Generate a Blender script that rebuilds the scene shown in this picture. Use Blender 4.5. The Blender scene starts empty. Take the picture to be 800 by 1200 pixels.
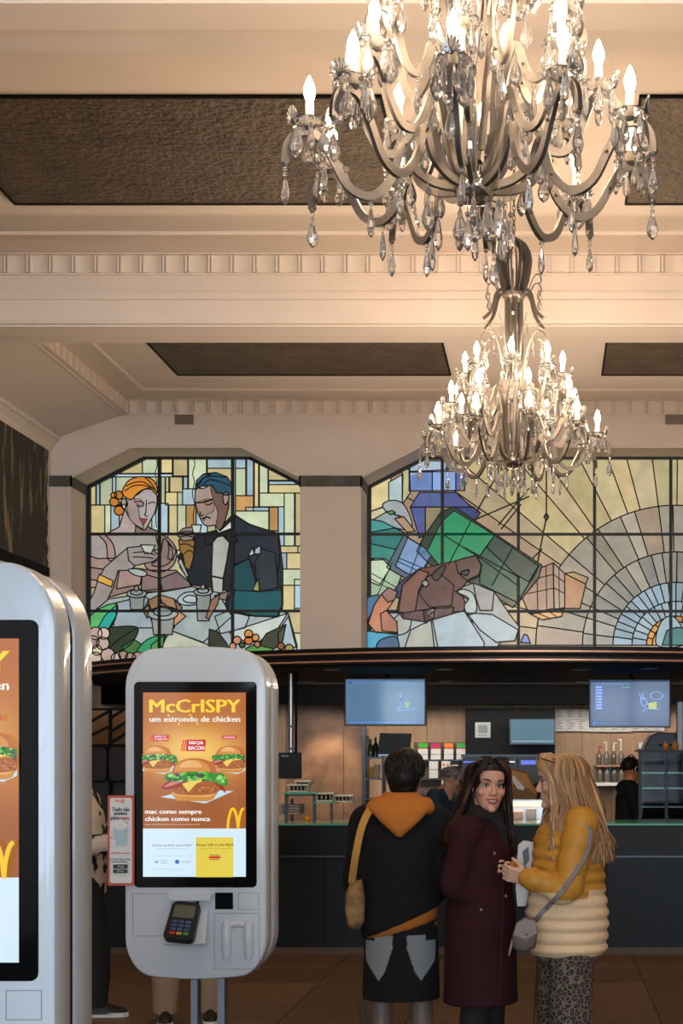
import bpy, bmesh, math, random
from mathutils import Vector, Matrix, Euler, noise as mnoise
from mathutils.geometry import tessellate_polygon
from mathutils.bvhtree import BVHTree
random.seed(7)
PI = math.pi
SC = bpy.context.scene
COL = SC.collection
# ------------------------------------------------------------------ camera
F, CX, CY, EYE = 1667.0, 642.0, 895.0, 1.62        # focal length and optical centre of the 800x1200 picture
cam_d = bpy.data.cameras.new('camera'); cam = bpy.data.objects.new('camera', cam_d); COL.objects.link(cam)
cam.location = (0, 0, EYE); cam.rotation_euler = (PI/2, 0, 0)
cam_d.sensor_fit = 'HORIZONTAL'; cam_d.sensor_width = 24.0; cam_d.lens = F/800*24.0
cam_d.shift_x = (400-CX)/800; cam_d.shift_y = (CY-600)/800
cam_d.clip_start = 0.05; cam_d.clip_end = 100
SC.camera = cam
# ------------------------------------------------------------------ world, exposure
W = bpy.data.worlds.new('world'); SC.world = W; W.use_nodes = True
W.node_tree.nodes['Background'].inputs[0].default_value = (.55, .68, .9, 1)
W.node_tree.nodes['Background'].inputs[1].default_value = 0.25
vs = SC.view_settings
SC.display_settings.display_device = 'sRGB'
vs.view_transform = 'Standard'; vs.look = 'None'; vs.gamma = 1; vs.exposure = 0.0; vs.use_curve_mapping = False
SC.cycles.use_denoising = True
SC.cycles.max_bounces = 9; SC.cycles.transmission_bounces = 8; SC.cycles.diffuse_bounces = 3; SC.cycles.glossy_bounces = 4
SC.cycles.caustics_reflective = False; SC.cycles.caustics_refractive = False
SC.cycles.sample_clamp_indirect = 6.0
BULB = 370.0            # radiance of a candle bulb
DAY = 12.0               # radiance of the daylight in the entrance windows behind the camera

def lamp(name, kind, loc, power, color, size=None, rot=(0, 0, 0), spot=None, blend=.5, sizey=None):
    l = bpy.data.lights.new(name, kind); l.energy = power; l.color = color
    if kind == 'AREA':
        l.shape = 'RECTANGLE'; l.size = size; l.size_y = sizey or size
    elif size: l.shadow_soft_size = size
    if spot: l.spot_size = spot; l.spot_blend = blend
    o = bpy.data.objects.new(name, l); o.location = loc; o.rotation_euler = rot; COL.objects.link(o)
    return o
# daylight coming through the entrance windows behind the camera (area light just outside their glass)
REAR = -8.5
# warm unseen area light added above the counter canopy to brighten the back bay
lamp('canopy_fill', 'AREA', (-.16, 12.8, 2.62), 125, (1, .77, .58), 4.2, (PI+1.05, 0, 0), sizey=.25)
lamp('daylight', 'AREA', (0, REAR-.35, 2.6), DAY*PI*8.4*3.9, (.72, .86, 1.0), 8.4, (PI/2, 0, 0), sizey=3.9)
# ------------------------------------------------------------------ helpers
def lin(c):
    c = c/255
    return c/12.92 if c <= .04045 else ((c+.055)/1.055)**2.4
def rgb(r, g, b): return (lin(r), lin(g), lin(b), 1)
def P(px, py, d): return Vector(((px-CX)/F*d, d, EYE+(CY-py)/F*d))
def Xp(px, d): return (px-CX)/F*d
def Zp(py, d): return EYE+(CY-py)/F*d

MATS = {}
def mat(name, color, rough=.5, metal=0., var=0., scale=8., bump=0., emit=0., coat=0., trans=0., ior=1.45, stretch=None, color2=None, spec=.5, bscale=None):
    if name in MATS: return MATS[name]
    m = bpy.data.materials.new(name); m.use_nodes = True; nt = m.node_tree; b = nt.nodes['Principled BSDF']; N = nt.nodes.new; L = nt.links.new
    b.inputs['Base Color'].default_value = color; b.inputs['Roughness'].default_value = rough; b.inputs['Metallic'].default_value = metal
    b.inputs['IOR'].default_value = ior; b.inputs['Specular IOR Level'].default_value = spec
    b.inputs['Coat Weight'].default_value = coat; b.inputs['Transmission Weight'].default_value = trans
    if emit: b.inputs['Emission Color'].default_value = color; b.inputs['Emission Strength'].default_value = emit
    if var or bump:
        tc = N('ShaderNodeTexCoord'); mp = N('ShaderNodeMapping'); L(tc.outputs['Object'], mp.inputs[0])
        if stretch: mp.inputs['Scale'].default_value = stretch
        nz = N('ShaderNodeTexNoise'); nz.inputs['Scale'].default_value = scale; nz.inputs['Detail'].default_value = 5; L(mp.outputs[0], nz.inputs[0])
        if var:
            mx = N('ShaderNodeMix'); mx.data_type = 'RGBA'
            rp = N('ShaderNodeValToRGB'); rp.color_ramp.elements[0].position = .3; rp.color_ramp.elements[1].position = .7
            L(nz.outputs[0], rp.inputs[0]); L(rp.outputs[0], mx.inputs['Factor'])
            c2 = color2 or tuple(max(0, x*(1-var)) for x in color[:3])+(1,)
            mx.inputs['A'].default_value = color; mx.inputs['B'].default_value = c2
            L(mx.outputs['Result'], b.inputs['Base Color'])
            if emit: L(mx.outputs['Result'], b.inputs['Emission Color'])
        if bump:
            src = nz
            if bscale:
                src = N('ShaderNodeTexNoise'); src.inputs['Scale'].default_value = bscale; src.inputs['Detail'].default_value = 4; L(mp.outputs[0], src.inputs[0])
            bp = N('ShaderNodeBump'); bp.inputs['Strength'].default_value = min(1, bump); bp.inputs['Distance'].default_value = .02
            L(src.outputs[0], bp.inputs['Height']); L(bp.outputs[0], b.inputs['Normal'])
    MATS[name] = m
    return m
def mat_attr(name, rough=.6, emit=0., spec=.5, coat=0., bump=0., bscale=60., var=0., base=1.):
    """colour from the colour attribute Col of the mesh (print, dyed cloth, skin, hair)"""
    if name in MATS: return MATS[name]
    m = bpy.data.materials.new(name); m.use_nodes = True; nt = m.node_tree; b = nt.nodes['Principled BSDF']; N = nt.nodes.new; L = nt.links.new
    a = N('ShaderNodeAttribute'); a.attribute_name = 'Col'; out = a.outputs['Color']
    b.inputs['Roughness'].default_value = rough; b.inputs['Specular IOR Level'].default_value = spec; b.inputs['Coat Weight'].default_value = coat
    if var or bump:
        tc = N('ShaderNodeTexCoord'); nz = N('ShaderNodeTexNoise'); nz.inputs['Scale'].default_value = bscale; L(tc.outputs['Object'], nz.inputs[0])
        if var:
            hs = N('ShaderNodeHueSaturation'); mr = N('ShaderNodeMapRange'); L(nz.outputs[0], mr.inputs[0])
            mr.inputs[1].default_value = .3; mr.inputs[2].default_value = .7; mr.inputs[3].default_value = 1-var; mr.inputs[4].default_value = 1+var
            L(mr.outputs[0], hs.inputs['Value']); L(out, hs.inputs['Color']); out = hs.outputs[0]
        if bump:
            bp = N('ShaderNodeBump'); bp.inputs['Strength'].default_value = bump; bp.inputs['Distance'].default_value = .01
            L(nz.outputs[0], bp.inputs['Height']); L(bp.outputs[0], b.inputs['Normal'])
    if emit:
        b.inputs['Base Color'].default_value = (.01, .01, .012, 1); L(out, b.inputs['Emission Color']); b.inputs['Emission Strength'].default_value = emit
    else: L(out, b.inputs['Base Color'])
    MATS[name] = m
    return m

class MB:
    """collects faces, becomes one mesh"""
    def __init__(s): s.v = []; s.f = []; s.m = []; s.c = []; s.has = False
    def add(s, vs, fs, m=0, c=None):
        o = len(s.v); s.v += [tuple(v) for v in vs]
        for f in fs: s.f.append(tuple(i+o for i in f)); s.m.append(m); s.c.append(c)
        if c: s.has = True
        return s
    def box(s, x0, x1, y0, y1, z0, z1, m=0, c=None):
        v = [(x, y, z) for x in (x0, x1) for y in (y0, y1) for z in (z0, z1)]
        return s.add(v, [(0, 1, 3, 2), (4, 6, 7, 5), (0, 4, 5, 1), (2, 3, 7, 6), (0, 2, 6, 4), (1, 5, 7, 3)], m, c)
    def tube(s, pts, rad, n=8, m=0, c=None, round_=False, sq=None):
        pts = [Vector(p) for p in pts]
        if not hasattr(rad, '__len__'): rad = [rad]*len(pts)
        rad = list(rad)
        if round_:
            d0 = (pts[0]-pts[1]).normalized(); d1 = (pts[-1]-pts[-2]).normalized(); r0, r1 = rad[0], rad[-1]
            pre = [(pts[0]+d0*r0*math.sin(a), r0*math.cos(a)) for a in (1.45, 1.0, .5)]
            post = [(pts[-1]+d1*r1*math.sin(a), r1*math.cos(a)) for a in (.5, 1.0, 1.45)]
            pts = [p for p, _ in pre]+pts+[p for p, _ in post]; rad = [r for _, r in pre]+rad+[r for _, r in post]
        k = len(pts); t = (pts[1]-pts[0]).normalized()
        u = t.cross(Vector((0, 0, 1)));  u = u.normalized() if u.length > .05 else t.cross(Vector((0, 1, 0))).normalized()
        vs = []
        for i, p in enumerate(pts):
            t2 = (pts[min(i+1, k-1)]-pts[max(i-1, 0)]).normalized()
            u = (u-t2*u.dot(t2)).normalized(); w = t2.cross(u)
            for j in range(n):
                a = 2*PI*(j+(.5 if n == 4 else 0))/n
                e = rad[i]*(1.414 if n == 4 else 1)
                sx, sy = sq if sq else (1, 1)
                vs.append(p+u*math.cos(a)*e*sx+w*math.sin(a)*e*sy)
        fs = [(i*n+j, i*n+(j+1) % n, (i+1)*n+(j+1) % n, (i+1)*n+j) for i in range(k-1) for j in range(n)]
        fs += [tuple(range(n-1, -1, -1)), tuple((k-1)*n+j for j in range(n))]
        return s.add(vs, fs, m, c)
    def lathe(s, prof, n=16, o=(0, 0, 0), m=0, c=None, flat=1., wav=None):
        vs = []; k = len(prof)
        for i, (r, z) in enumerate(prof):
            for j in range(n):
                a = 2*PI*j/n; q = r*(wav(i, j) if wav else 1)
                vs.append((o[0]+q*math.cos(a), o[1]+q*math.sin(a)*flat, o[2]+z))
        fs = [(i*n+j, i*n+(j+1) % n, (i+1)*n+(j+1) % n, (i+1)*n+j) for i in range(k-1) for j in range(n)]
        fs += [tuple(range(n-1, -1, -1)), tuple((k-1)*n+j for j in range(n))]
        return s.add(vs, fs, m, c)
    def ball(s, c0, r, n=16, k=10, m=0, c=None, rot=None):
        if not hasattr(r, '__len__'): r = (r, r, r)
        vs = []
        for i in range(k+1):
            t = PI*(.02+.96*i/k)
            for j in range(n):
                a = 2*PI*j/n
                v = Vector((r[0]*math.sin(t)*math.cos(a), r[1]*math.sin(t)*math.sin(a), -r[2]*math.cos(t)))
                if rot: v = rot @ v
                vs.append(Vector(c0)+v)
        fs = [(i*n+j, i*n+(j+1) % n, (i+1)*n+(j+1) % n, (i+1)*n+j) for i in range(k) for j in range(n)]
        fs += [tuple(range(n-1, -1, -1)), tuple(k*n+j for j in range(n))]
        return s.add(vs, fs, m, c)
    def loft(s, rings, n=32, m=0, c=None):
        """rings: (cx, cy, z, rx, ry[, tilt])"""
        vs = []; k = len(rings)
        for r in rings:
            tilt = r[5] if len(r) > 5 else 0
            for j in range(n):
                a = 2*PI*j/n; x = r[3]*math.cos(a); y = r[4]*math.sin(a)
                vs.append((r[0]+x, r[1]+y, r[2]+tilt*x))
        fs = [(i*n+j, i*n+(j+1) % n, (i+1)*n+(j+1) % n, (i+1)*n+j) for i in range(k-1) for j in range(n)]
        fs += [tuple(range(n-1, -1, -1)), tuple((k-1)*n+j for j in range(n))]
        return s.add(vs, fs, m, c)
    def prism(s, pts, y0, y1, m=0, c=None):
        """outline in x,z from the front y0 to the back y1"""
        n = len(pts); vs = [(x, y0, z) for x, z in pts]+[(x, y1, z) for x, z in pts]
        fs = [tuple(range(n)), tuple(range(2*n-1, n-1, -1))]+[(i, i+n, (i+1) % n+n, (i+1) % n) for i in range(n)]
        return s.add(vs, fs, m, c)
    def flat(s, pts, y, m=0, c=None): return s.add([(x, y, z) for x, z in pts], [tuple(range(len(pts)))], m, c)
    def rot(s, M):
        s.v = [tuple(M @ Vector(v)) for v in s.v]; return s
    def mesh(s, name, mats=None, smooth=None, fix=True):
        me = bpy.data.meshes.new(name); me.from_pydata(s.v, [], s.f)
        for m in (mats if isinstance(mats, (list, tuple)) else [mats]):
            if m: me.materials.append(m)
        me.polygons.foreach_set('material_index', s.m)
        if s.has:
            at = me.color_attributes.new('Col', 'FLOAT_COLOR', 'CORNER'); buf = []
            for f, c in zip(s.f, s.c):
                if c and hasattr(c[0], '__len__'):
                    for q in c: buf += list(q)
                else: buf += list(c or (1, 1, 1, 1))*len(f)
            at.data.foreach_set('color', buf)
        if fix:
            bm = bmesh.new(); bm.from_mesh(me); bmesh.ops.recalc_face_normals(bm, faces=bm.faces); bm.to_mesh(me); bm.free()
        if smooth is not None:
            me.polygons.foreach_set('use_smooth', [True]*len(me.polygons)); me.set_sharp_from_angle(angle=math.radians(smooth))
        me.update()
        return me
    def obj(s, name, mats, parent=None, smooth=None, loc=None, fix=True): return link(name, s.mesh(name, mats, smooth, fix), parent, loc)

def link(name, me, parent=None, loc=None):
    o = bpy.data.objects.new(name, me); COL.objects.link(o)
    if parent: o.parent = parent
    if loc is not None: o.location = loc
    return o
def thing(name, label, cat, loc=(0, 0, 0), rz=0, group=None):
    o = bpy.data.objects.new(name, None); COL.objects.link(o); o.empty_display_size = .05
    o.location = loc; o.rotation_euler = (0, 0, rz)
    return tag(o, label, cat, group)
def tag(o, label, cat, group=None):
    o['label'] = label; o['category'] = cat
    if group: o['group'] = group
    return o
def struct(name, me=None):
    o = bpy.data.objects.new(name, me); COL.objects.link(o); o['kind'] = 'structure'
    return o
def bev(o, w=.01, seg=2):
    m = o.modifiers.new('bevel', 'BEVEL'); m.width = w; m.segments = seg; m.limit_method = 'ANGLE'; m.angle_limit = .6
    return o
def catmull(pts, per=6, closed=False):
    pts = [Vector(p) for p in pts]; n = len(pts); out = []
    for i in range(n if closed else n-1):
        if closed: a, b, c, d = pts[(i-1) % n], pts[i], pts[(i+1) % n], pts[(i+2) % n]
        else: a, b, c, d = pts[max(i-1, 0)], pts[i], pts[i+1], pts[min(i+2, n-1)]
        for k in range(per):
            t = k/per
            out.append(.5*((2*b)+(c-a)*t+(2*a-5*b+4*c-d)*t*t+(3*b-a-3*c+d)*t**3))
    if not closed: out.append(pts[-1])
    return out
def text_geo(txt, w=None, h=None, bold=.02):
    """letters as flat geometry: list of (verts2d, faces); scaled to width w and capital height h about the lower left corner"""
    cu = bpy.data.curves.new('t', 'FONT'); cu.body = txt; cu.offset = bold; cu.resolution_u = 2
    ob = bpy.data.objects.new('t', cu); COL.objects.link(ob)
    me = ob.to_mesh(); V = [(v.co.x, v.co.y) for v in me.vertices]; Fs = [tuple(p.vertices) for p in me.polygons]; ob.to_mesh_clear()
    bpy.data.objects.remove(ob); bpy.data.curves.remove(cu)
    if not V: return [], []
    x0 = min(v[0] for v in V); x1 = max(v[0] for v in V); y0 = min(v[1] for v in V); y1 = max(v[1] for v in V)
    sx = w/(x1-x0) if w else None; sy = h/(y1-y0) if h else sx
    if sx is None: sx = sy
    return [((x-x0)*sx, (y-y0)*sy) for x, y in V], Fs
def rrect(w, h, r, n=5, rx=None):
    """rounded outline, centred"""
    rx = rx or r; out = []
    for qx, qz, a0 in ((1, 1, 0), (-1, 1, 90), (-1, -1, 180), (1, -1, 270)):
        for k in range(n+1):
            a = math.radians(a0+90*k/n)
            out.append((qx*(w/2-rx)+rx*math.cos(a), qz*(h/2-r)+r*math.sin(a)))
    return out
def fuse(mb, voxel, iters=3, mats=None, name='solid'):
    """one continuous surface out of overlapping solids"""
    me = mb.mesh('tmp'); o = bpy.data.objects.new('tmp', me); COL.objects.link(o)
    m = o.modifiers.new('r', 'REMESH'); m.mode = 'VOXEL'; m.voxel_size = voxel; m.use_smooth_shade = True
    if iters: q = o.modifiers.new('s', 'SMOOTH'); q.factor = .5; q.iterations = iters
    dg = bpy.context.evaluated_depsgraph_get(); out = bpy.data.meshes.new_from_object(o.evaluated_get(dg)); out.name = name
    bpy.data.objects.remove(o); bpy.data.meshes.remove(me)
    out.polygons.foreach_set('use_smooth', [True]*len(out.polygons))
    out.materials.clear()
    for m in (mats if isinstance(mats, (list, tuple)) else [mats]):
        if m: out.materials.append(m)
    return out
def paint(me, fn):
    at = me.color_attributes.new('Col', 'FLOAT_COLOR', 'POINT'); buf = []
    for v in me.vertices: buf += list(fn(v.co, v.normal))
    at.data.foreach_set('color', buf)
    return me
# ------------------------------------------------------------------ materials of the building
plaster = mat('plaster', rgb(226, 212, 199), .75, var=.05, scale=3, bump=.04, bscale=180)
plaster2 = mat('plaster_moulding', rgb(228, 214, 201), .7)
bronze = mat('embossed_bronze', rgb(96, 80, 60), .5, var=.5, scale=5, bump=1., bscale=26, metal=.35)
black = mat('black_lacquer', rgb(12, 13, 14), .4, spec=.25)
matblack = mat('black_matt', rgb(11, 12, 13), .75, spec=.2)
copper = mat('copper_trim', rgb(190, 140, 110), .35, metal=.5)
steel = mat('steel', rgb(170, 172, 175), .3, metal=1.)
darksteel = mat('dark_steel', rgb(70, 76, 82), .35, metal=.8)
tile_m = [mat('floor_tile_%d' % i, rgb(*c), .5, var=.12, scale=4, bump=.03, bscale=90) for i, c in enumerate([(112, 88, 66), (104, 82, 62), (120, 94, 71)])]
wood = mat('oak_veneer', rgb(196, 160, 126), .5, var=.22, scale=5, stretch=(5, 5, .35))
stone = mat('brown_stone', rgb(160, 122, 92), .4, var=.55, scale=4.5, bump=.15, bscale=14)
capstone = mat('green_grey_relief', rgb(92, 92, 82), .6, var=.35, scale=14, bump=.8, bscale=34)
teal = mat('dark_teal_panel', rgb(15, 21, 25), .4, spec=.25)
glass_edge = mat('green_glass_edge', rgb(110, 200, 165), .12, trans=.25, ior=1.5)  # green of the glass, lightened to carry the glint along its edges
glass = mat('clear_glass', rgb(235, 245, 242), .02, trans=1., ior=1.12)
white_p = mat('white_plastic', rgb(222, 224, 226), .3, coat=.3)
paper = mat('white_card', rgb(225, 225, 222), .6)
# ------------------------------------------------------------------ levels
H, ZB, ZF, ZC = 5.18, 4.69, 5.03, 4.78        # ceiling, beam underside, frieze foot, cove foot
XL, XR, XM = -4.87, 5.2, .165                 # walls, mid line
YW, YG = 13.9, 14.4                           # back wall face, stained glass plane
KW, ZS = 16.5, 2.46                           # kitchen back wall, kitchen soffit
# floor
floor = struct('floor', MB().box(XL, XR, REAR, 12.1, -.06, -.004).mesh('floor', mat('grout', rgb(52, 42, 34), .8)))
tm = []
for m in tile_m:
    tm.append(MB().box(-.396, .396, -.396, .396, -.02, 0).mesh('tile', m))
for i in range(13):
    for j in range(16):
        o = link('tile', tm[(i*7+j*5+i*j) % 3], floor, (XL+.4+i*.8-.02, -.4+.8*j+.1, 0))
kf = MB().box(XL, XR, 12.1, KW+.4, -.06, -.002).obj('kitchen_floor_slab', mat('kitchen_floor', rgb(70, 66, 62), .6), floor)
# walls left / right / rear
struct('wall_left', MB().box(XL-.2, XL, REAR-.2, KW+.4, 0, 5.6).mesh('wall_left', plaster))
struct('wall_right', MB().box(XR, XR+.2, REAR-.2, KW+.4, 0, 5.6).mesh('wall_right', plaster))
rw = MB()
for a in ((XL-.2, -4.2, 0, 5.6), (4.2, XR+.2, 0, 5.6), (-4.2, 4.2, 0, .65), (-4.2, 4.2, 4.55, 5.6)): rw.box(a[0], a[1], REAR-.25, REAR, a[2], a[3])
wr = struct('wall_rear', rw.mesh('wall_rear', plaster))
win0 = struct('window_3')
for k in range(9): MB().box(-4.2+k*1.04, -4.12+k*1.04, REAR-.16, REAR-.08, .65, 4.55).obj('mullion', black, win0)
for z in (.65, 1.6, 2.55, 3.5, 4.48): MB().box(-4.2, 4.2, REAR-.155, REAR-.085, z, z+.07).obj('transom', black, win0)
# ceiling with coves, beams, friezes, panels
ceil = struct('ceiling', MB().box(XL-.2, XR+.2, REAR-.2, YW+.1, H, H+.2).mesh('ceiling', plaster))
bays = [(10.36, YW), (6.13, 9.93), (1.9, 5.7), (-2.33, 1.47), (-8.5, -2.76)]
beams = [(9.93, 10.36), (5.7, 6.13), (1.47, 1.9), (-2.76, -2.33)]
def frieze_tiles():
    w, h = .118, .118
    n = 6; vs = []; fs = []
    for j in range(n+1):                              # hollow (concave) tile
        x = -w/2+w*j/n; y = .013*(1-(2*j/n-1)**2)-.004
        vs += [(x, y, -h/2), (x, y, h/2)]
    for j in range(n): fs.append((2*j, 2*j+2, 2*j+3, 2*j+1))
    m = MB().add(vs, fs)
    m.box(-w/2-.004, -w/2, -.006, .012, -h/2, h/2); m.box(w/2, w/2+.004, -.006, .012, -h/2, h/2)
    m.box(w/2+.010, w/2+.026, -.008, .012, -h/2, h/2)
    return m.mesh('frieze_tile', plaster2, 40)
FT = frieze_tiles()
def frieze(p0, p1, out, parent):
    """a band of hollow tiles from p0 to p1 (x, y), looking towards out"""
    p0 = Vector((*p0, 0)); p1 = Vector((*p1, 0)); L = (p1-p0).length; n = max(1, int(L/.1555)); d = (p1-p0)/n
    ang = math.atan2(out[1], out[0])+PI/2
    for i in range(n):
        p = p0+d*(i+.5)
        o = link('frieze_tile', FT, parent, (p.x, p.y, 5.105)); o.rotation_euler = (0, 0, ang)
for k, (y0, y1) in enumerate(beams):
    b = MB()
    prof = [(y0, H), (y0, ZF-.115), (y0-.012, ZF-.115), (y0-.012, ZF-.17), (y0-.022, ZF-.18), (y0-.022, ZB+.02), (y0-.01, ZB), (y1+.01, ZB), (y1+.022, ZB+.02), (y1+.022, ZF-.18), (y1, ZF-.19), (y1, H)]
    n = len(prof)
    b.add([(XL, y, z) for y, z in prof]+[(XR, y, z) for y, z in prof], [(i, (i+1) % n, (i+1) % n+n, i+n) for i in range(n)]+[tuple(range(n)), tuple(range(2*n-1, n-1, -1))])
    bo = b.obj('beam', plaster, ceil)
    MB().box(XL, XR, y0+.02, y0+.23, ZB-.012, ZB+.002).obj('soffit_fillet', plaster2, bo)
    for z in (5.035, 5.178): MB().box(-4.12, 4.45, y0-.018, y0, z-.006, z+.006).obj('beam_fillet', plaster2, bo)
    frieze((-4.1, y0-.012), (4.43, y0-.012), (0, -1), bo)
for k, (y0, y1) in enumerate(bays):
    for s in (-1, 1):                                  # cove: inclined slab, cornice on the wall, side frieze
        q = lambda x: XM+s*(x)
        w = 5.035
        cv = MB(); pr = [(q(w), ZC), (q(w-.72), ZF), (q(w-.76), ZF), (q(w-.76), H), (q(w-.72), H), (q(w+.05), H), (q(w+.05), ZC)]
        n = len(pr); cv.add([(x, y0, z) for x, z in pr]+[(x, y1+.001, z) for x, z in pr], [(i, (i+1) % n, (i+1) % n+n, i+n) for i in range(n)]+[tuple(range(n)), tuple(range(2*n-1, n-1, -1))])
        co = cv.obj('cove', plaster, ceil)
        frieze((q(w-.772), y0+.02), (q(w-.772), y1-.02), (-s, 0), co)
        for z in (5.035, 5.178): MB().box(min(q(w-.76), q(w-.778)), max(q(w-.76), q(w-.778)), y0, y1, z-.006, z+.006).obj('cove_fillet', plaster2, co)
        lip = MB(); lip.box(min(q(w-.70), q(w-.73)), max(q(w-.70), q(w-.73)), y0, y1, ZF-.012, ZF+.002); lip.obj('cove_lip', plaster2, co)
        cn = MB(); pr = [(q(w), ZC+.02), (q(w-.10), ZC+.03), (q(w-.10), ZC-.005), (q(w-.075), ZC-.03), (q(w-.045), ZC-.06), (q(w-.03), ZC-.10), (q(w-.015), ZC-.13), (q(w), ZC-.13)]
        n = len(pr); cn.add([(x, y0, z) for x, z in pr]+[(x, y1, z) for x, z in pr], [(i, (i+1) % n, (i+1) % n+n, i+n) for i in range(n)]+[tuple(range(n)), tuple(range(2*n-1, n-1, -1))])
        no = cn.obj('cornice', plaster2, ceil)
        if s < 0:
            dn = MB()
            for i in range(int((y1-y0)/.07)): dn.box(q(w-.118), q(w-.09), y0+.07*i, y0+.07*i+.038, ZC-.015, ZC+.03)
            d = dn.obj('dentils', plaster2, no); d['kind'] = 'stuff'
    for x0, x1 in ((-3.37, -.9), (.5, 2.97)):          # dark embossed panels set in the ceiling
        ya = y0+1.2 if k == 0 else y0+1.45
        yb = y1-.92
        pn = MB().box(x0, x1, ya, yb, H-.012, H+.01).obj('embossed_panel', bronze, ceil)
        e = MB()
        for a in ((x0-.015, x0, ya-.015, yb+.015), (x1, x1+.015, ya-.015, yb+.015), (x0, x1, ya-.015, ya), (x0, x1, yb, yb+.015)): e.box(*a, H-.018, H+.01)
        e.obj('panel_edge', matblack, pn)
    t = MB(); x0, x1, ya, yb = -3.85, 3.45, y0+.5, y1-.4      # thin bead framing the bay
    for a in ((x0-.02, x0+.02, ya, yb), (x1-.02, x1+.02, ya, yb), (x0, x1, ya-.02, ya+.02), (x0, x1, yb-.02, yb+.02)): t.box(*a, H-.022, H+.01)
    bev(t.obj('ceiling_bead', plaster2, ceil), .008)
if True:
    yb = YW
    wbf = struct('trim_1'); 
    frieze((-4.1, YW-.012), (4.43, YW-.012), (0, -1), wbf)
    for z in (5.035, 5.178): MB().box(-4.12, 4.45, YW-.018, YW, z-.006, z+.006).obj('fillet', plaster2, wbf)
# ------------------------------------------------------------------ back wall with the two window openings
def oct_(x0, x1, z0, z1, zc, dx): return [(x0, z0), (x1, z0), (x1, zc), (x1-dx, z1), (x0+dx, z1), (x0, zc)]
zlow, ztop, zch = 2.545, Zp(523.7, YW), Zp(559, YW)
W1 = oct_(Xp(83.3, YW), Xp(351.5, YW), zlow, ztop, zch, .575)
W2 = oct_(Xp(423, YW), 4.31, zlow, ztop, zch, .575)
outer = [(XL, 2.53), (XR, 2.53), (XR, 5.5), (XL, 5.5)]
wb = MB()
loops = [[Vector((x, 0, z)) for x, z in L] for L in (outer, W1, W2)]
flat_v = [v for L in loops for v in L]
tris = tessellate_polygon([[Vector((v.x, v.z, 0)) for v in L] for L in loops])
wb.add([(v.x, YW, v.z) for v in flat_v], [tuple(t) for t in tris])
for L in (W1, W2):
    n = len(L); wb.add([(x, YW, z) for x, z in L]+[(x, YG+.06, z) for x, z in L], [(i, (i+1) % n, (i+1) % n+n, i+n) for i in range(n)])
wb.box(XL, Xp(86, YW), YW, YW+.6, 0, 2.53)               # pier beside the kitchen
wb.box(XL, XR, YG+.08, YG+.2, 2.53, 5.5)                  # masonry behind
wbk = struct('wall_back', wb.mesh('wall_back', plaster))
def cap(x0, x1, y0, y1): return MB().box(x0, x1, y0, y1, Zp(570.3, YW), Zp(557.5, YW))
g = .012
bev(cap(XL, Xp(83.3, YW)+g, YW-g, YW+.01).box(Xp(83.3, YW)-.01, Xp(83.3, YW)+g, YW-g, YG-.03, Zp(570.3, YW), Zp(557.5, YW)).obj('pier_cap', capstone, wbk), .003)
bev(cap(Xp(351.5, YW)-g, Xp(423, YW)+g, YW-g, YW+.01).box(Xp(423, YW)-.01, Xp(423, YW)+g, YW-g, YG-.03, Zp(570.3, YW), Zp(557.5, YW)).box(Xp(351.5, YW)-g, Xp(351.5, YW)+.01, YW-g, YG-.03, Zp(570.3, YW), Zp(557.5, YW)).obj('pier_cap', capstone, wbk), .003)
for L in (W1, W2):                                         # soft outer step around the opening
    e = MB(); top = L[2:]
    for (xa, za), (xb, zb) in zip(top, top[1:]): e.tube([(xa, YW+.001, za), (xb, YW+.001, zb)], .012, 6)
    e.obj('opening_bead', plaster2, wbk)
ventm = mat('vent_grey', rgb(128, 118, 104), .6)
for x0, x1 in ((205, 227), (779, 801)):
    vt = MB().box(Xp(x0, YW), Xp(x1, YW), YW-.012, YW, Zp(497.5, YW), Zp(486, YW)).obj('vent', ventm, wbk)
    for i in range(4):
        z = Zp(496.2-2.7*i, YW); MB().box(Xp(x0+1.3, YW), Xp(x1-1.3, YW), YW-.02, YW-.012, z, z+.011).obj('slat', ventm, vt)
# ------------------------------------------------------------------ stained glass
GM = mat_attr('lit_stained_glass', .25, emit=1.0, var=.12, bscale=7, bump=.25)
LEAD = mat('lead_came', rgb(26, 26, 24), .5)
IRON = mat('window_iron', rgb(18, 19, 19), .45)
def clip_convex(poly, conv):
    """Sutherland-Hodgman; conv counter-clockwise"""
    out = list(poly)
    for i in range(len(conv)):
        a, b = conv[i], conv[(i+1) % len(conv)]; inp, out = out, []
        if not inp: return []
        ins = lambda p: (b[0]-a[0])*(p[1]-a[1])-(b[1]-a[1])*(p[0]-a[0]) >= -1e-9
        for j in range(len(inp)):
            p, q = inp[j-1], inp[j]
            if ins(q) != ins(p):
                d1 = (b[0]-a[0])*(p[1]-a[1])-(b[1]-a[1])*(p[0]-a[0]); d2 = (b[0]-a[0])*(q[1]-a[1])-(b[1]-a[1])*(q[0]-a[0])
                t = d1/(d1-d2); out.append((p[0]+(q[0]-p[0])*t, p[1]+(q[1]-p[1])*t))
            if ins(q): out.append(q)
    return out
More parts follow.
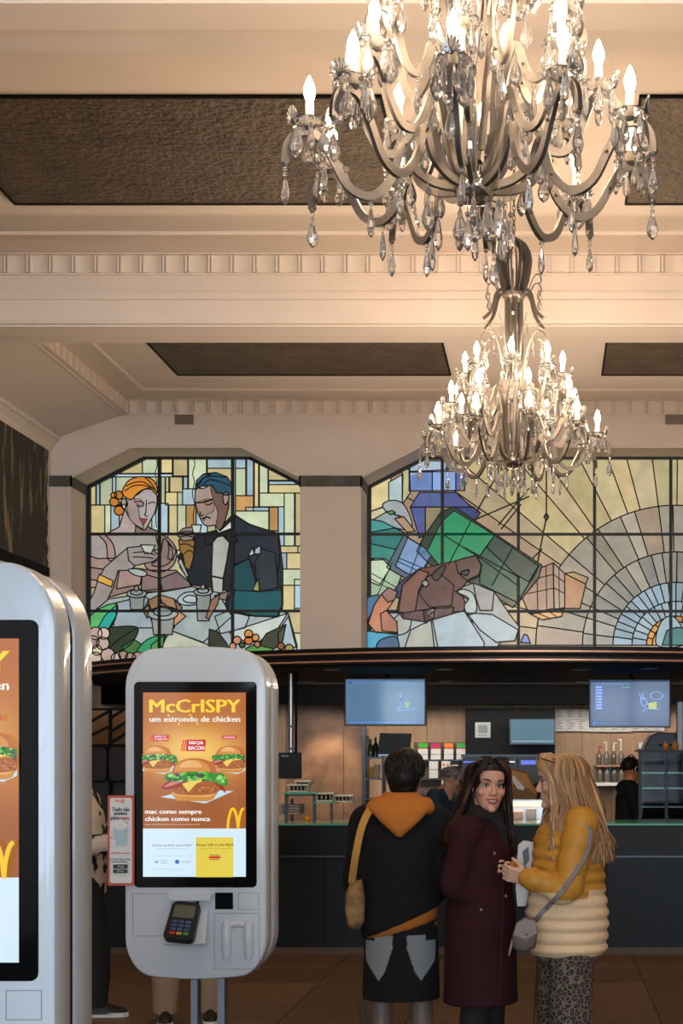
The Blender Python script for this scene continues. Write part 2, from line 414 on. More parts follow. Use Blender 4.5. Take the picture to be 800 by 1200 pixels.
class Glass:
    def __init__(s, name, outline, to):
        s.w = struct(name); s.out = outline; s.lead = MB(); s.to = to; s.q = YG
    def pane(s, pts, col, lay=1, smooth=False, r=.0068, clip=True):
        pts = [s.to(*p) for p in pts]
        if smooth: pts = [(v[0], v[1]) for v in catmull([(x, z, 0) for x, z in pts], 5, True)]
        if clip: pts = clip_convex(pts, s.out)
        cl = []
        for p in pts:
            if not cl or (abs(p[0]-cl[-1][0])+abs(p[1]-cl[-1][1])) > .004: cl.append(p)
        if len(cl) > 2 and abs(cl[0][0]-cl[-1][0])+abs(cl[0][1]-cl[-1][1]) <= .004: cl.pop()
        if len(cl) < 3: return
        a = sum(cl[i-1][0]*cl[i][1]-cl[i][0]*cl[i-1][1] for i in range(len(cl)))/2
        if abs(a) < 2e-4: return
        f = random.uniform(.9, 1.08); c = rgb(*[min(255, v*f) for v in col])
        y = s.q-.006*lay
        MB().prism(cl, y, y+.005, 0, c).obj('pane', GM, s.w)
        s.line(cl+[cl[0]], lay, r)
    def line(s, pts, lay, r=.0068):
        y = s.q-.006*lay-.001
        for (x0, z0), (x1, z1) in zip(pts, pts[1:]):
            d = Vector((x1-x0, 0, z1-z0)); L = d.length
            if L < 1e-4: continue
            d /= L; n = Vector((-d.z, 0, d.x))*r; e = d*r*.5
            a, b = Vector((x0, y, z0))-e, Vector((x1, y, z1))+e; up = Vector((0, -.0035, 0)); dn = Vector((0, .002, 0))
            s.lead.add([a-n+dn, b-n+dn, b+n+dn, a+n+dn, a-n*.6+up, b-n*.6+up, b+n*.6+up, a+n*.6+up], [(4, 5, 6, 7), (0, 1, 5, 4), (2, 3, 7, 6), (1, 2, 6, 5), (3, 0, 4, 7)])
    def cames(s, pts, lay, r=.006, smooth=True):
        pts = [s.to(*p) for p in pts]
        if smooth and len(pts) > 2: pts = [(v[0], v[1]) for v in catmull([(x, z, 0) for x, z in pts], 4)]
        s.line(pts, lay, r)
    def done(s, xs, zs, frame):
        o = s.lead.obj('leading', LEAD, s.w); o['kind'] = 'stuff'
        x0, x1 = min(p[0] for p in frame), max(p[0] for p in frame); z0, z1 = min(p[1] for p in frame), max(p[1] for p in frame)
        for x in xs:
            zt = z1
            seg = clip_convex([(x-.016, z0), (x+.016, z0), (x+.016, z1+1), (x-.016, z1+1)], frame)
            MB().prism(seg, YG-.05, YG-.028).obj('glazing_bar', IRON, s.w)
        for z in zs: MB().box(x0, x1, YG-.048, YG-.03, z-.014, z+.014).obj('glazing_bar', IRON, s.w)
        n = len(frame)
        for i in range(n):
            (xa, za), (xb, zb) = frame[i], frame[(i+1) % n]
            MB().tube([(xa, YG-.03, za), (xb, YG-.03, zb)], .022, 4).obj('frame_bar', IRON, s.w)
def inset(L, g=.0): return [(x, z) for x, z in L]
Y_, G_, B_, O_ = (206, 190, 138), (190, 200, 166), (166, 190, 200), (192, 150, 92)
PK, PK2, SK, WH, TB = (158, 132, 122), (140, 118, 112), (168, 154, 148), (180, 184, 176), (150, 164, 166)
# ---- window 1: a couple drinking coffee
ts = lambda x, y: (Xp(x, YG), Zp(y, YG))
g1 = Glass('window_1', W1, ts)
for r0, r1 in ((535, 626), (626, 716), (716, 800)):
    for c0, c1 in ((100, 188), (188, 274), (274, 362)): g1.pane([(c0, r0), (c1, r0), (c1, r1), (c0, r1)], (190, 186, 146), 0)
BG = [(100,540,112.5,592,Y_),(113,562,117,592,B_),(117.5,560,132,592,G_),(100,592,123,627,Y_),(123,592,130,627,G_),(130,592,140,627,B_),(136,535,167,555,Y_),(167,535,187,555,G_),(132,555.5,202,559,B_),(132,559,136,592,B_),(136,559,187,592,G_),(189,535,202,554.5,Y_),(203,535,220,558,Y_),(221,535,242,573,G_),(189,559,193.5,590,G_),(194,559,198,577,Y_),(199,559,214,577,Y_),(215,559,220,573,B_),(194,577,208,592,Y_),(208,577,214,592,G_),(214,573,230,592,B_),(178,590,197,627,B_),(198,592,208,627,Y_),(208,592,218,627,G_),(218,592,230,627,O_),(197,627,212,645,Y_),(212,627,222,645,G_),(230,573,243,640,B_),
(243,535,273,549,B_),(243,549,273,571,Y_),(276,535,288,549,B_),(276,549,288,581,G_),(289,535,297,581,B_),(298,535,303,594,Y_),(304,535,314,578,G_),(314.5,535,349,563,Y_),(315,564,356,568,B_),(315,568,356,578,Y_),(276,581,297,599,O_),(304,578,333,594,G_),(288,594.5,315,599,B_),(276,599,315,622,G_),(315.5,594.5,326,622,O_),(326,594,333,640,B_),(333,578,345,640,G_),(346,578,360,640,Y_),(328,640,349,648,Y_),(329,648,336,667,B_),(336,648,360,667,Y_),(326,667,360,686,G_),(331,686,345,716,Y_),(345,679,360,713,B_),(336,716,360,742,Y_),(336,742,360,775,G_)]
for x0, y0, x1, y1, c in BG: g1.pane([(x0, y0), (x1, y0), (x1, y1), (x0, y1)], c, 1)
for sx in (183, 227): g1.cames([(sx, 535), (sx+1.4, 545), (sx-1.2, 555), (sx+1, 565), (sx-1.5, 578), (sx+1.2, 592), (sx-.5, 604), (sx+.6, 618)], 1.5, .005)
C = lambda L: [(90+u/2.963, 520+v/2.963) for u, v in L]
def A(L, col, lay=2, sm=False, r=.0068): g1.pane(C(L), col, lay, sm, r)
# table cloth
A([(30,590),(110,540),(240,520),(400,497),(520,522),(735,590),(765,700),(765,800),(30,800)], (158,168,168), 2)
A([(130,555),(235,530),(280,560),(270,640),(130,640)], (150,166,172), 3)
A([(350,560),(480,500),(540,600),(440,690),(330,650)], (158,172,170), 3)
A([(300,690),(330,650),(460,700),(460,730),(300,730)], (176,180,158), 3)
A([(530,655),(732,590),(700,640),(630,690),(560,680)], (182,190,180), 3)
A([(700,650),(736,600),(762,708),(690,700)], (168,188,196), 3)
A([(480,600),(530,580),(600,600),(585,640),(500,660)], (164,176,176), 3)
# woman
A([(40,318),(285,318),(290,370),(180,365),(130,402),(75,402),(36,385)], (172,166,158), 2)
A([(78,316),(100,318),(128,352),(134,400),(110,402),(104,350)], PK, 3, True)
A([(30,385),(75,400),(150,398),(118,440),(36,428)], PK, 3); A([(30,428),(118,440),(92,478),(36,470)], PK2, 3); A([(30,470),(92,478),(70,500),(30,500)], PK, 3)
A([(278,318),(320,330),(348,372),(338,420),(300,445),(255,440),(238,418),(272,400),(286,370)], PK, 3, True)
A([(305,330),(335,380),(322,415),(290,428),(262,420),(290,395)], PK2, 4, True); A([(318,340),(346,375),(336,405),(318,400),(322,372)], PK, 4)
A([(140,425),(260,440),(345,440),(390,480),(400,497),(300,515),(180,515),(110,535),(120,490)], PK, 3)
A([(150,440),(230,440),(222,490),(140,505)], (166,138,128), 4); A([(230,452),(290,470),(295,505),(225,512)], PK2, 4); A([(290,470),(350,446),(392,482),(398,497),(300,512)], (132,110,110), 4)
A([(180,362),(205,362),(205,425),(190,440),(146,442),(130,500),(108,545),(64,582),(30,580),(62,520),(78,470),(100,430)], (170,158,152), 5)
A([(82,455),(130,478),(124,499),(74,478)], (206,160,66), 6)
A([(178,363),(236,357),(270,372),(290,392),(270,410),(205,425),(184,408)], (160,148,142), 6)
g1.cames(C([(200,380),(240,378),(275,388)]), 6.5); g1.cames(C([(198,395),(240,396),(270,400)]), 6.5)
A([(226,353),(276,355),(262,383),(240,383)], (196,204,190), 7)
A([(182,440),(212,436),(245,448),(238,462),(205,458)], (168,176,176), 6, True)
A([(98,318),(150,290),(172,215),(200,190),(222,260),(258,296),(240,318)], (166,150,144), 4)
A([(210,250),(258,296),(284,305),(284,318),(205,318)], (142,120,112), 5)
A([(165,205),(178,190),(212,180),(240,160),(270,165),(282,190),(276,235),(258,270),(240,300),(214,290),(188,262),(172,230)], (172,162,158), 6, True)
A([(178,200),(205,192),(218,225),(222,255),(236,295),(212,286),(186,258)], (156,138,132), 7, True, .004)
g1.cames(C([(205,205),(225,203),(236,212)]), 8); g1.cames(C([(252,212),(264,206),(276,208)]), 8); g1.cames(C([(246,200),(244,240),(240,250),(250,256)]), 8)
A([(203,198),(225,196),(238,212),(220,216)], (150,122,116), 8, True, .003); A([(222,262),(250,263),(236,286)], (132,62,52), 8, False, .003)
g1.cames(C([(212,218),(228,222),(238,218)]), 9)
A([(162,172),(180,136),(210,120),(245,119),(272,132),(284,160),(278,176),(258,158),(232,164),(210,180),(196,196),(176,190)], (200,128,44), 8, True)
g1.cames(C([(172,168),(200,150),(235,148),(272,158)]), 9); g1.cames(C([(176,150),(205,138),(240,138),(278,166)]), 9); g1.cames(C([(240,120),(262,140),(282,172)]), 9)
for x, y, r in ((150, 182, 15), (135, 205, 16), (152, 235, 17), (168, 212, 13), (133, 182, 10)):
    A([(x+r*math.cos(a), y+r*.95*math.sin(a)) for a in [i*PI/4 for i in range(8)]], (196,126,46), 8, True)
A([(160,200),(172,194),(178,208),(174,224),(164,228)], (170,156,150), 9, True); A([(164,218),(172,214),(176,224),(168,230)], (206,206,196), 10, True)
# man
A([(352,392),(385,350),(420,318),(490,300),(545,245),(600,280),(660,300),(702,312),(716,430),(716,560),(700,602),(620,600),(525,585),(516,556),(535,515),(470,500),(400,492),(360,430)], (22,30,36), 3)
A([(548,250),(600,282),(660,300),(700,312),(704,400),(690,500),(640,480),(600,400),(548,420)], (30,40,50), 4)
A([(620,420),(640,365),(690,380),(700,500),(660,510),(628,510)], (36,46,56), 5)
A([(540,430),(600,400),(630,510),(712,500),(714,560),(700,602),(625,598),(528,582)], (12,64,72), 4)
A([(550,510),(632,515),(712,508),(714,560),(698,600),(620,598),(540,580)], (12,84,92), 5)
A([(612,510),(632,470),(636,514)], (168,160,92), 6)
A([(597,392),(612,362),(618,386)], (178,190,196), 6); A([(618,384),(622,366),(640,355),(640,384)], (160,176,188), 6)
A([(474,345),(490,325),(510,322),(532,345),(522,410),(510,468),(470,460)], (168,172,162), 5); A([(470,462),(510,470),(508,520),(475,515)], (160,164,156), 5)
A([(484,290),(500,305),(538,270),(540,300),(500,312),(486,306)], (196,200,182), 6)
A([(446,318),(490,302),(486,330),(470,350),(448,352)], (20,22,26), 6); A([(495,312),(540,296),(560,340),(540,350),(515,324)], (20,22,26), 6)
A([(416,160),(440,158),(475,145),(500,172),(520,180),(530,215),(516,270),(500,300),(484,286),(450,286),(432,262),(416,220)], (160,140,132), 6, True)
A([(470,150),(512,172),(530,185),(526,235),(508,290),(496,300),(486,285),(492,240),(476,195)], (122,92,78), 7, True, .004)
A([(418,210),(450,196),(476,198),(478,235),(455,248),(444,270),(428,240)], (146,122,112), 7, True, .003)
A([(446,200),(470,198),(474,212),(452,216)], (146,112,98), 8, False, .003); g1.cames(C([(420,208),(446,206),(474,196)]), 9, .008)
g1.cames(C([(434,240),(432,252),(444,250)]), 9); g1.cames(C([(440,264),(456,258),(468,262)]), 9, .008); g1.cames(C([(452,214),(462,216),(474,208)]), 9)
A([(512,182),(524,170),(532,190),(524,212),(514,210)], (152,130,122), 8, True)
A([(414,162),(420,130),(445,108),(485,103),(525,118),(542,145),(544,178),(520,182),(505,175),(488,172),(474,148),(440,150),(420,160)], (34,74,96), 8)
g1.cames(C([(420,150),(450,118),(520,120)]), 9); g1.cames(C([(440,150),(470,128),(540,150)]), 9); A([(420,132),(440,112),(470,108),(440,124),(424,156)], (60,110,128), 9)
A([(350,318),(372,296),(410,290),(412,320),(404,336),(372,340)], (146,128,122), 6); A([(356,336),(374,330),(412,338),(406,400),(394,440),(378,430),(372,390),(360,372)], (150,112,56), 5)
g1.cames(C([(362,352),(384,350),(408,362)]), 6); g1.cames(C([(374,385),(392,372),(406,380)]), 6); g1.cames(C([(358,312),(384,306),(410,310)]), 7); g1.cames(C([(358,326),(384,322),(408,326)]), 7)
A([(402,284),(436,284),(430,312),(408,312)], (188,198,186), 7); A([(354,410),(366,400),(392,462),(384,466)], (176,176,168), 7)
# crockery
def jar(x, y, w, h, lid):
    A([(x-w*.8, y), (x-w*.62, y+h), (x+w*.62, y+h), (x+w*.8, y)], (150,154,148), 6); A([(x+w*math.cos(a), y+w*.42*math.sin(a)) for a in [i*PI/5 for i in range(10)]], (164,172,168), 7, True)
    A([(x+w*.62*math.cos(a), y-w*.12+w*.28*math.sin(a)) for a in [i*PI/4 for i in range(8)]], (150,160,158), 8, True)
    if lid: A([(x-6, y-w*.3), (x-7, y-w*.62), (x, y-w*.8), (x+7, y-w*.62), (x+6, y-w*.3)], (146,140,130), 9, True)
jar(212, 522, 34, 55, True); jar(442, 516, 32, 100, True)
A([(232,580),(250,545),(290,525),(340,540),(368,570),(352,600),(340,640),(300,662),(270,640),(256,600)], (124,104,88), 4)
for q in (((250,545),(290,525),(300,560),(262,580)), ((290,525),(340,540),(350,575),(300,560)), ((352,580),(382,600),(340,635),(336,610)), ((232,580),(250,560),(262,600),(246,606))): A(list(q), (150,116,84) if q[0][0] != 352 else (188,140,104), 5)
jar(302, 592, 52, 72, False); A([(290,565),(296,556),(308,556),(314,565)], (136,120,106), 9)
A([(352,540),(380,518),(420,520),(425,552),(395,562),(362,558)], (154,168,170), 5, True); A([(372,540),(392,528),(418,534),(416,552),(385,552)], (164,176,176), 6, True)
A([(470,545),(500,524),(492,560),(462,610),(452,605)], (150,112,88), 8); A([(480,530),(530,514),(520,545),(500,540)], (132,116,112), 7)
# leaves, fruit
A([(40,660),(50,600),(100,565),(142,558),(140,600),(118,640),(80,650)], (96,190,110), 5, True); A([(72,650),(100,600),(142,560),(140,600),(115,642)], (40,172,160), 6)
A([(108,650),(150,636),(214,640),(196,690),(150,722),(112,722)], (44,58,38), 5, True); g1.cames(C([(112,715),(150,680),(210,642)]), 6); A([(160,705),(200,680),(240,705),(190,735),(160,735)], (66,118,60), 5)
A([(215,715),(250,680),(308,664),(300,700),(260,730),(215,735)], (44,140,92), 6, True); A([(262,700),(308,664),(302,704),(262,728)], (84,156,76), 7)
for x, y, r in ((75,718,17),(95,695,22),(70,660,22),(98,660,20),(112,735,24),(140,745,16),(165,735,15),(190,745,18),(70,745,20),(215,742,18),(60,690,22),(240,750,16)):
    A([(x+r*math.cos(a), y+r*math.sin(a)) for a in [i*PI/4 for i in range(8)]], random.choice([(176,150,140),(160,134,122),(196,172,160),(150,122,112)]) if (x, y) != (75, 718) else (226,212,176), 7, True)
A([(460,700),(462,645),(490,652),(520,690),(530,712),(480,712)], (44,52,36), 5); A([(640,690),(660,660),(728,628),(718,680),(690,712),(640,712)], (50,56,36), 6)
A([(700,660),(728,630),(716,690),(706,712)], (64,66,44), 7); A([(590,712),(620,698),(680,712),(690,730),(590,730)], (78,136,60), 8)
for x, y, r, c in ((600,662,14,(206,138,60)),(600,685,14,(222,122,36)),(624,675,12,(196,142,80)),(560,684,14,(188,136,96)),(545,704,11,(180,130,96)),(630,698,10,(176,120,84)),(712,704,12,(140,84,40)),(740,712,14,(150,128,70)),(578,700,10,(56,92,44))):
    A([(x+r*math.cos(a), y+r*math.sin(a)) for a in [i*PI/4 for i in range(8)]], c, 9, True)
g1.cames(C([(30,590),(110,540),(240,520),(400,497),(520,522),(735,590)]), 3, .006, False)
g1.done([Xp(188, YG), Xp(273.5, YG)], [Zp(626.5, YG), Zp(716.5, YG), Zp(792, YG)], [(x+(.02 if x < -3 else -.02), z) for x, z in W1])
# ---- window 2: parcels and the sun
g2 = Glass('window_2', W2, ts)
D = lambda L: [(420+u/2.105, 530+v/2.105) for u, v in L]
def A(L, col, lay=2, sm=False): g2.pane(D(L), col, lay, sm)
CUV = (782, 476)
def sector(r0, r1, a0, a1, col, lay):
    n = 4; P_ = []
    for i in range(n+1): a = a0+(a1-a0)*i/n; P_.append((CUV[0]-r1*math.cos(a), CUV[1]-r1*math.sin(a)))
    for i in range(n, -1, -1): a = a0+(a1-a0)*i/n; P_.append((CUV[0]-r0*math.cos(a), CUV[1]-r0*math.sin(a)))
    A(P_, col, lay)
def ring(r0, r1, n, cols, lay, jit=.0, far=False):
    ed = [PI*i/n+(random.uniform(-jit, jit) if 0 < i < n else 0) for i in range(n+1)]
    for i in range(n):
        sector(r0, r1, ed[i], ed[i+1], cols(i, n) if callable(cols) else cols, lay)
def far_col(i, n):
    t = math.sin(PI*(i+.5)/n); a = (160, 136, 104); b = (196, 180, 134)
    return tuple(a[k]+(b[k]-a[k])*t**1.5+random.uniform(-5, 5) for k in range(3))
A([(-20,-20),(1700,-20),(1700,560),(-20,560)], (176,164,128), 0)
ring(345, 1100, 26, far_col, 1, .02)
ring(230, 345, 22, lambda i, n: random.choice([(150,142,126),(142,132,112),(156,148,130),(148,128,108)]), 1, .025)
ring(155, 230, 22, lambda i, n: random.choice([(140,136,124),(148,142,126),(134,132,122)]), 1, .02)
ring(108, 155, 24, (140,160,172), 1, .01); ring(72, 108, 18, (150,166,174), 1, .01)
ring(58, 72, 12, (200,134,36), 1); ring(0, 58, 3, lambda i, n: [(196,158,72),(150,170,172),(176,140,70)][i], 1)
A([(735,476),(745,420),(775,405),(800,440),(800,476)], (140,166,172), 2, True); A([(748,476),(760,440),(784,432),(850,440),(850,476)], (44,120,112), 3)
# upper left: sky, tower, coat
A([(20,60),(80,45),(80,130),(20,150)], (206,190,140), 2); A([(20,150),(80,128),(62,160),(30,176)], (198,190,150), 2)
A([(75,75),(110,55),(108,132),(75,132)], (166,188,188), 3); A([(108,40),(126,44),(128,100),(108,130)], (196,190,146), 3)
A([(126,60),(128,22),(240,22),(240,48),(126,50)], (170,190,206), 3); A([(125,48),(182,46),(182,96),(125,96)], (104,132,188), 3); A([(182,46),(240,42),(240,95),(182,96)], (122,152,200), 3); A([(240,42),(262,44),(262,95),(240,95)], (80,100,156), 3)
A([(150,100),(238,100),(280,136),(128,136)], (78,94,150), 3); A([(206,100),(240,100),(278,136),(206,136)], (66,80,138), 4)
A([(128,136),(165,136),(165,205),(150,212)], (74,88,146), 3); A([(240,136),(284,136),(300,150),(284,176),(262,170)], (48,60,120), 3); A([(165,136),(240,136),(232,150),(206,152),(165,215)], (150,136,104), 3)
A([(60,130),(80,120),(108,126),(128,160),(132,190),(116,190),(100,160),(70,148)], (150,156,158), 4, True)
A([(28,172),(70,148),(108,160),(140,195),(100,190),(60,176)], (150,164,168), 4); A([(90,165),(112,160),(140,196),(120,198)], (160,130,100), 5); A([(68,148),(84,145),(92,150),(80,155)], (70,160,70), 5)
A([(22,165),(60,172),(124,205),(106,262),(78,275),(22,262)], (34,118,112), 4); A([(22,165),(60,172),(90,188),(22,200)], (60,150,136), 5); A([(22,225),(112,245),(104,262),(78,275),(22,262)], (50,140,126), 5)
# parcels
A([(20,262),(64,263),(84,275),(108,300),(92,345),(70,372),(20,368)], (160,182,150), 5); A([(30,268),(62,266),(80,285),(52,330),(28,320)], (178,196,164), 6)
for a, b in (((28,312),(104,352)), ((84,272),(44,362)), ((34,300),(100,338))): g2.cames([D([a])[0], D([b])[0]], 7, .005, False)
A([(70,285),(112,205),(186,250),(150,318),(116,312)], (72,90,104), 6); A([(92,282),(122,212),(184,250),(148,308),(120,300)], (110,140,178), 7)
for a, b in (((100,262),(166,290)), ((156,228),(128,300)), ((96,270),(160,300))): g2.cames([D([a])[0], D([b])[0]], 8, .005, False)
A([(144,245),(160,212),(205,148),(236,136),(452,280),(444,312),(400,365),(380,384),(300,335),(180,282)], (24,50,40), 7)
A([(170,245),(206,172),(236,146),(336,206),(296,262),(262,262),(206,288)], (10,128,84), 8); A([(336,206),(444,282),(434,304),(392,372),(300,326),(296,262)], (16,72,56), 8)
A([(336,206),(444,282),(420,322),(384,300),(316,236)], (14,58,50), 9)
for a, b in (((208,205),(300,262)), ((278,172),(222,280)), ((260,236),(396,310)), ((380,236),(330,330)), ((300,262),(392,330))): g2.cames([D([a])[0], D([b])[0]], 10, .006, False)
# person under the parcels
A([(82,352),(104,322),(150,290),(160,300),(120,345),(100,362)], (40,52,84), 9)
A([(96,390),(110,330),(150,290),(205,278),(240,270),(290,256),(304,280),(300,306),(268,322),(250,342),(272,390),(240,398),(166,420),(110,410)], (96,58,44), 10)
A([(110,330),(150,292),(175,300),(150,340),(140,400),(100,396)], (112,70,54), 11); A([(240,270),(290,257),(303,280),(298,304),(268,318),(246,300)], (84,58,52), 11); A([(170,310),(196,296),(236,330),(230,380),(176,384),(150,350)], (82,48,40), 11)
A([(182,306),(205,284),(216,286),(196,318)], (48,34,34), 12, True); A([(158,322),(168,318),(174,328),(164,334)], (150,150,140), 12, True); A([(252,300),(272,292),(268,306)], (30,26,30), 12, True)
A([(110,398),(166,390),(236,384),(232,400),(166,420),(112,412)], (74,40,34), 12)
A([(240,346),(262,332),(284,325),(335,346),(372,400),(396,432),(390,455),(352,466),(306,440),(262,390),(272,366)], (156,162,158), 11)
A([(258,340),(284,352),(292,392),(270,402),(262,380),(272,362),(246,348)], (170,178,176), 12, True); A([(284,325),(335,346),(330,392),(300,392),(290,360)], (148,146,148), 12)
A([(60,398),(172,398),(250,396),(310,440),(350,470),(330,500),(60,500)], (164,174,176), 9); A([(180,396),(262,394),(310,470),(310,500),(200,500)], (156,172,178), 10); A([(268,398),(330,402),(394,440),(386,466),(340,470),(300,440)], (148,164,168), 12)
A([(84,420),(104,400),(130,400),(126,440),(100,452),(90,440)], (168,172,160), 10, True); A([(160,392),(190,386),(186,410),(166,424)], (160,164,168), 12); A([(130,440),(180,415),(190,500),(110,500)], (176,176,156), 11)
A([(26,424),(40,380),(58,352),(76,336),(96,346),(88,368),(66,400),(62,420),(96,418),(98,448),(44,446)], (186,122,84), 11); A([(56,400),(70,392),(96,420),(98,446),(60,442)], (172,108,74), 12); A([(58,352),(76,336),(98,346),(90,366),(74,372)], (150,112,100), 12)
A([(16,442),(60,446),(98,452),(98,500),(16,500)], (70,166,196), 11); A([(50,470),(80,456),(98,462),(98,500),(50,500)], (44,84,120), 12, True)
A([(22,360),(50,352),(56,366),(36,392),(22,420)], (56,100,130), 10)
# crystal block
A([(414,318),(440,290),(480,274),(482,386),(420,398),(404,360)], (142,112,92), 5); A([(480,274),(508,300),(508,384),(482,388)], (166,140,122), 5)
for a, b in (((440,290),(442,392)), ((462,280),(464,388)), ((416,350),(482,336)), ((482,336),(508,350)), ((494,288),(495,386)), ((420,318),(480,302)), ((480,302),(508,322))): g2.cames([D([a])[0], D([b])[0]], 6, .005, False)
A([(424,400),(506,388),(500,406),(452,414)], (186,138,76), 6); g2.cames(D([(440,397),(470,410)]), 7, .005, False); g2.cames(D([(470,394),(490,408)]), 7, .005, False)
A([(508,300),(560,326),(546,386),(508,386)], (150,110,72), 4); A([(508,300),(530,296),(566,310),(560,326)], (158,132,86), 4)
A([(400,470),(408,450),(416,452),(424,472)], (84,120,190), 6)
# wires by the parcels
for a, b in (((250,30),(130,-5)), ((345,180),(420,90)), ((352,190),(400,130)), ((290,150),(345,50)), ((463,30),(463,160)), ((463,160),(440,280)), ((280,170),(420,110)), ((400,290),(452,240))): g2.cames([D([a])[0], D([b])[0]], 3, .008, False)
A([(457,160),(463,150),(469,160),(463,170)], (40,36,32), 4)
g2.done([Xp(x, YG) for x in (518.5, 607.3, 696.3, 785.3, 874, 963, 1052)], [Zp(626.8, YG), Zp(716.8, YG), Zp(792, YG)], [(x+(.02 if x < 1 else -.02), z) for x, z in W2])
# ------------------------------------------------------------------ chandeliers
nickel = mat('brushed_silver', rgb(100, 94, 88), .45, metal=.6)
crystal = mat('crystal', (1, 1, 1, 1), .02, trans=.93, ior=1.5)
candle = mat('candle_sleeve_white', rgb(238, 226, 204), .5)
bulb_m = mat('bulb_glow', (1., .74, .50, 1), .3, emit=BULB)
def drop_mesh(kind):
    m = MB()
    if kind == 0:      # flat pear pendeloque
        m.lathe([(.001, 0), (.004, -.006), (.0045, -.018), (.0095, -.03), (.0165, -.052), (.0155, -.064), (.009, -.075), (.001, -.081)], 8, flat=.55)
    elif kind == 1:    # slim teardrop
        m.lathe([(.001, 0), (.004, -.008), (.008, -.035), (.0098, -.052), (.0075, -.066), (.001, -.076)], 6)
    else:              # big pear for the hub
        m.lathe([(.001, 0), (.007, -.008), (.010, -.03), (.022, -.058), (.026, -.075), (.02, -.092), (.001, -.108)], 10)
    m.ball((0, 0, .008), .0065, 8, 5)
    return m.mesh('crystal_drop', crystal)
DR = [drop_mesh(k) for k in range(3)]
BOB = MB().lathe([(.004, -.004), (.02, -.006), (.038, .0), (.047, .012), (.0435, .012), (.035, .004), (.018, -.001), (.004, .0)], 24, wav=lambda i, j: 1+.06*math.cos(8*2*PI*j/24) if 2 <= i <= 6 else 1).mesh('bobeche', crystal, 50)
CAN = MB().lathe([(.0125, 0), (.0125, .068), (.011, .07), (.011, .074)], 12).mesh('candle_sleeve', candle, 40)
BUL = MB().lathe([(.009, 0), (.0135, .01), (.0165, .024), (.0155, .038), (.0105, .053), (.005, .066), (.001, .074)], 12).mesh('bulb', bulb_m, 80)
CUPM = MB().lathe([(.006, -.012), (.014, -.008), (.017, .002), (.013, .004)], 12).mesh('socket_cup', nickel, 50)
PEN = MB().ball((0, 0, -.006), .0055, 8, 5).ball((0, 0, -.019), .0055, 8, 5).lathe([(.001, -.026), (.006, -.034), (.0125, -.055), (.0145, -.067), (.011, -.08), (.001, -.09)], 8, flat=.6).mesh('crystal_pendant', crystal)
LEAFM = MB()
for s in range(9):
    a = PI*(s/8); LEAFM.tube([(0, 0, 0), (.02*math.cos(a), .006, .02*math.sin(a)+.008), (.03*math.cos(a), .004, .036*math.sin(a)+.012)], [.004, .006, .003], 5)
LEAFM = LEAFM.mesh('glass_shell', crystal, 60)
TIERS = [  # arm profile (r, z), index of the crest, cup height
    ([(.05, .0), (.12, .008), (.18, .045), (.207, .11), (.222, .09), (.25, .005), (.31, -.052), (.375, -.03), (.42, .045), (.455, .1), (.488, .118), (.525, .108), (.552, .07), (.558, .02)], .488, .118, .05),
    ([(.05, .02), (.085, .06), (.115, .15), (.14, .235), (.165, .235), (.19, .17), (.225, .115), (.275, .112), (.315, .175), (.342, .245), (.37, .278), (.405, .27), (.43, .235), (.436, .19)], .37, .28, .0),
    ([(.045, .1), (.075, .22), (.095, .33), (.118, .405), (.14, .40), (.155, .35), (.185, .305), (.22, .325), (.245, .40), (.262, .452), (.285, .472), (.312, .462), (.332, .43), (.336, .39)], .285, .474, .39/1.)]
def make_arm(tier):
    prof = TIERS[tier][0]; pts = catmull([(r, 0, z) for r, z in prof], 4)
    m = MB(); m.tube(pts, [.0115]*len(pts), 4, sq=(.6, 1.05))
    for i in (5*4, 8*4, 11*4-2): m.ball(pts[i]+Vector((0, -.0105, 0)), .0055, 6, 4)
    m.ball(pts[-1]+Vector((0, 0, -.002)), .0095, 8, 5)
    return m.mesh('arm', nickel, 35)
ARMS = [make_arm(t) for t in range(3)]
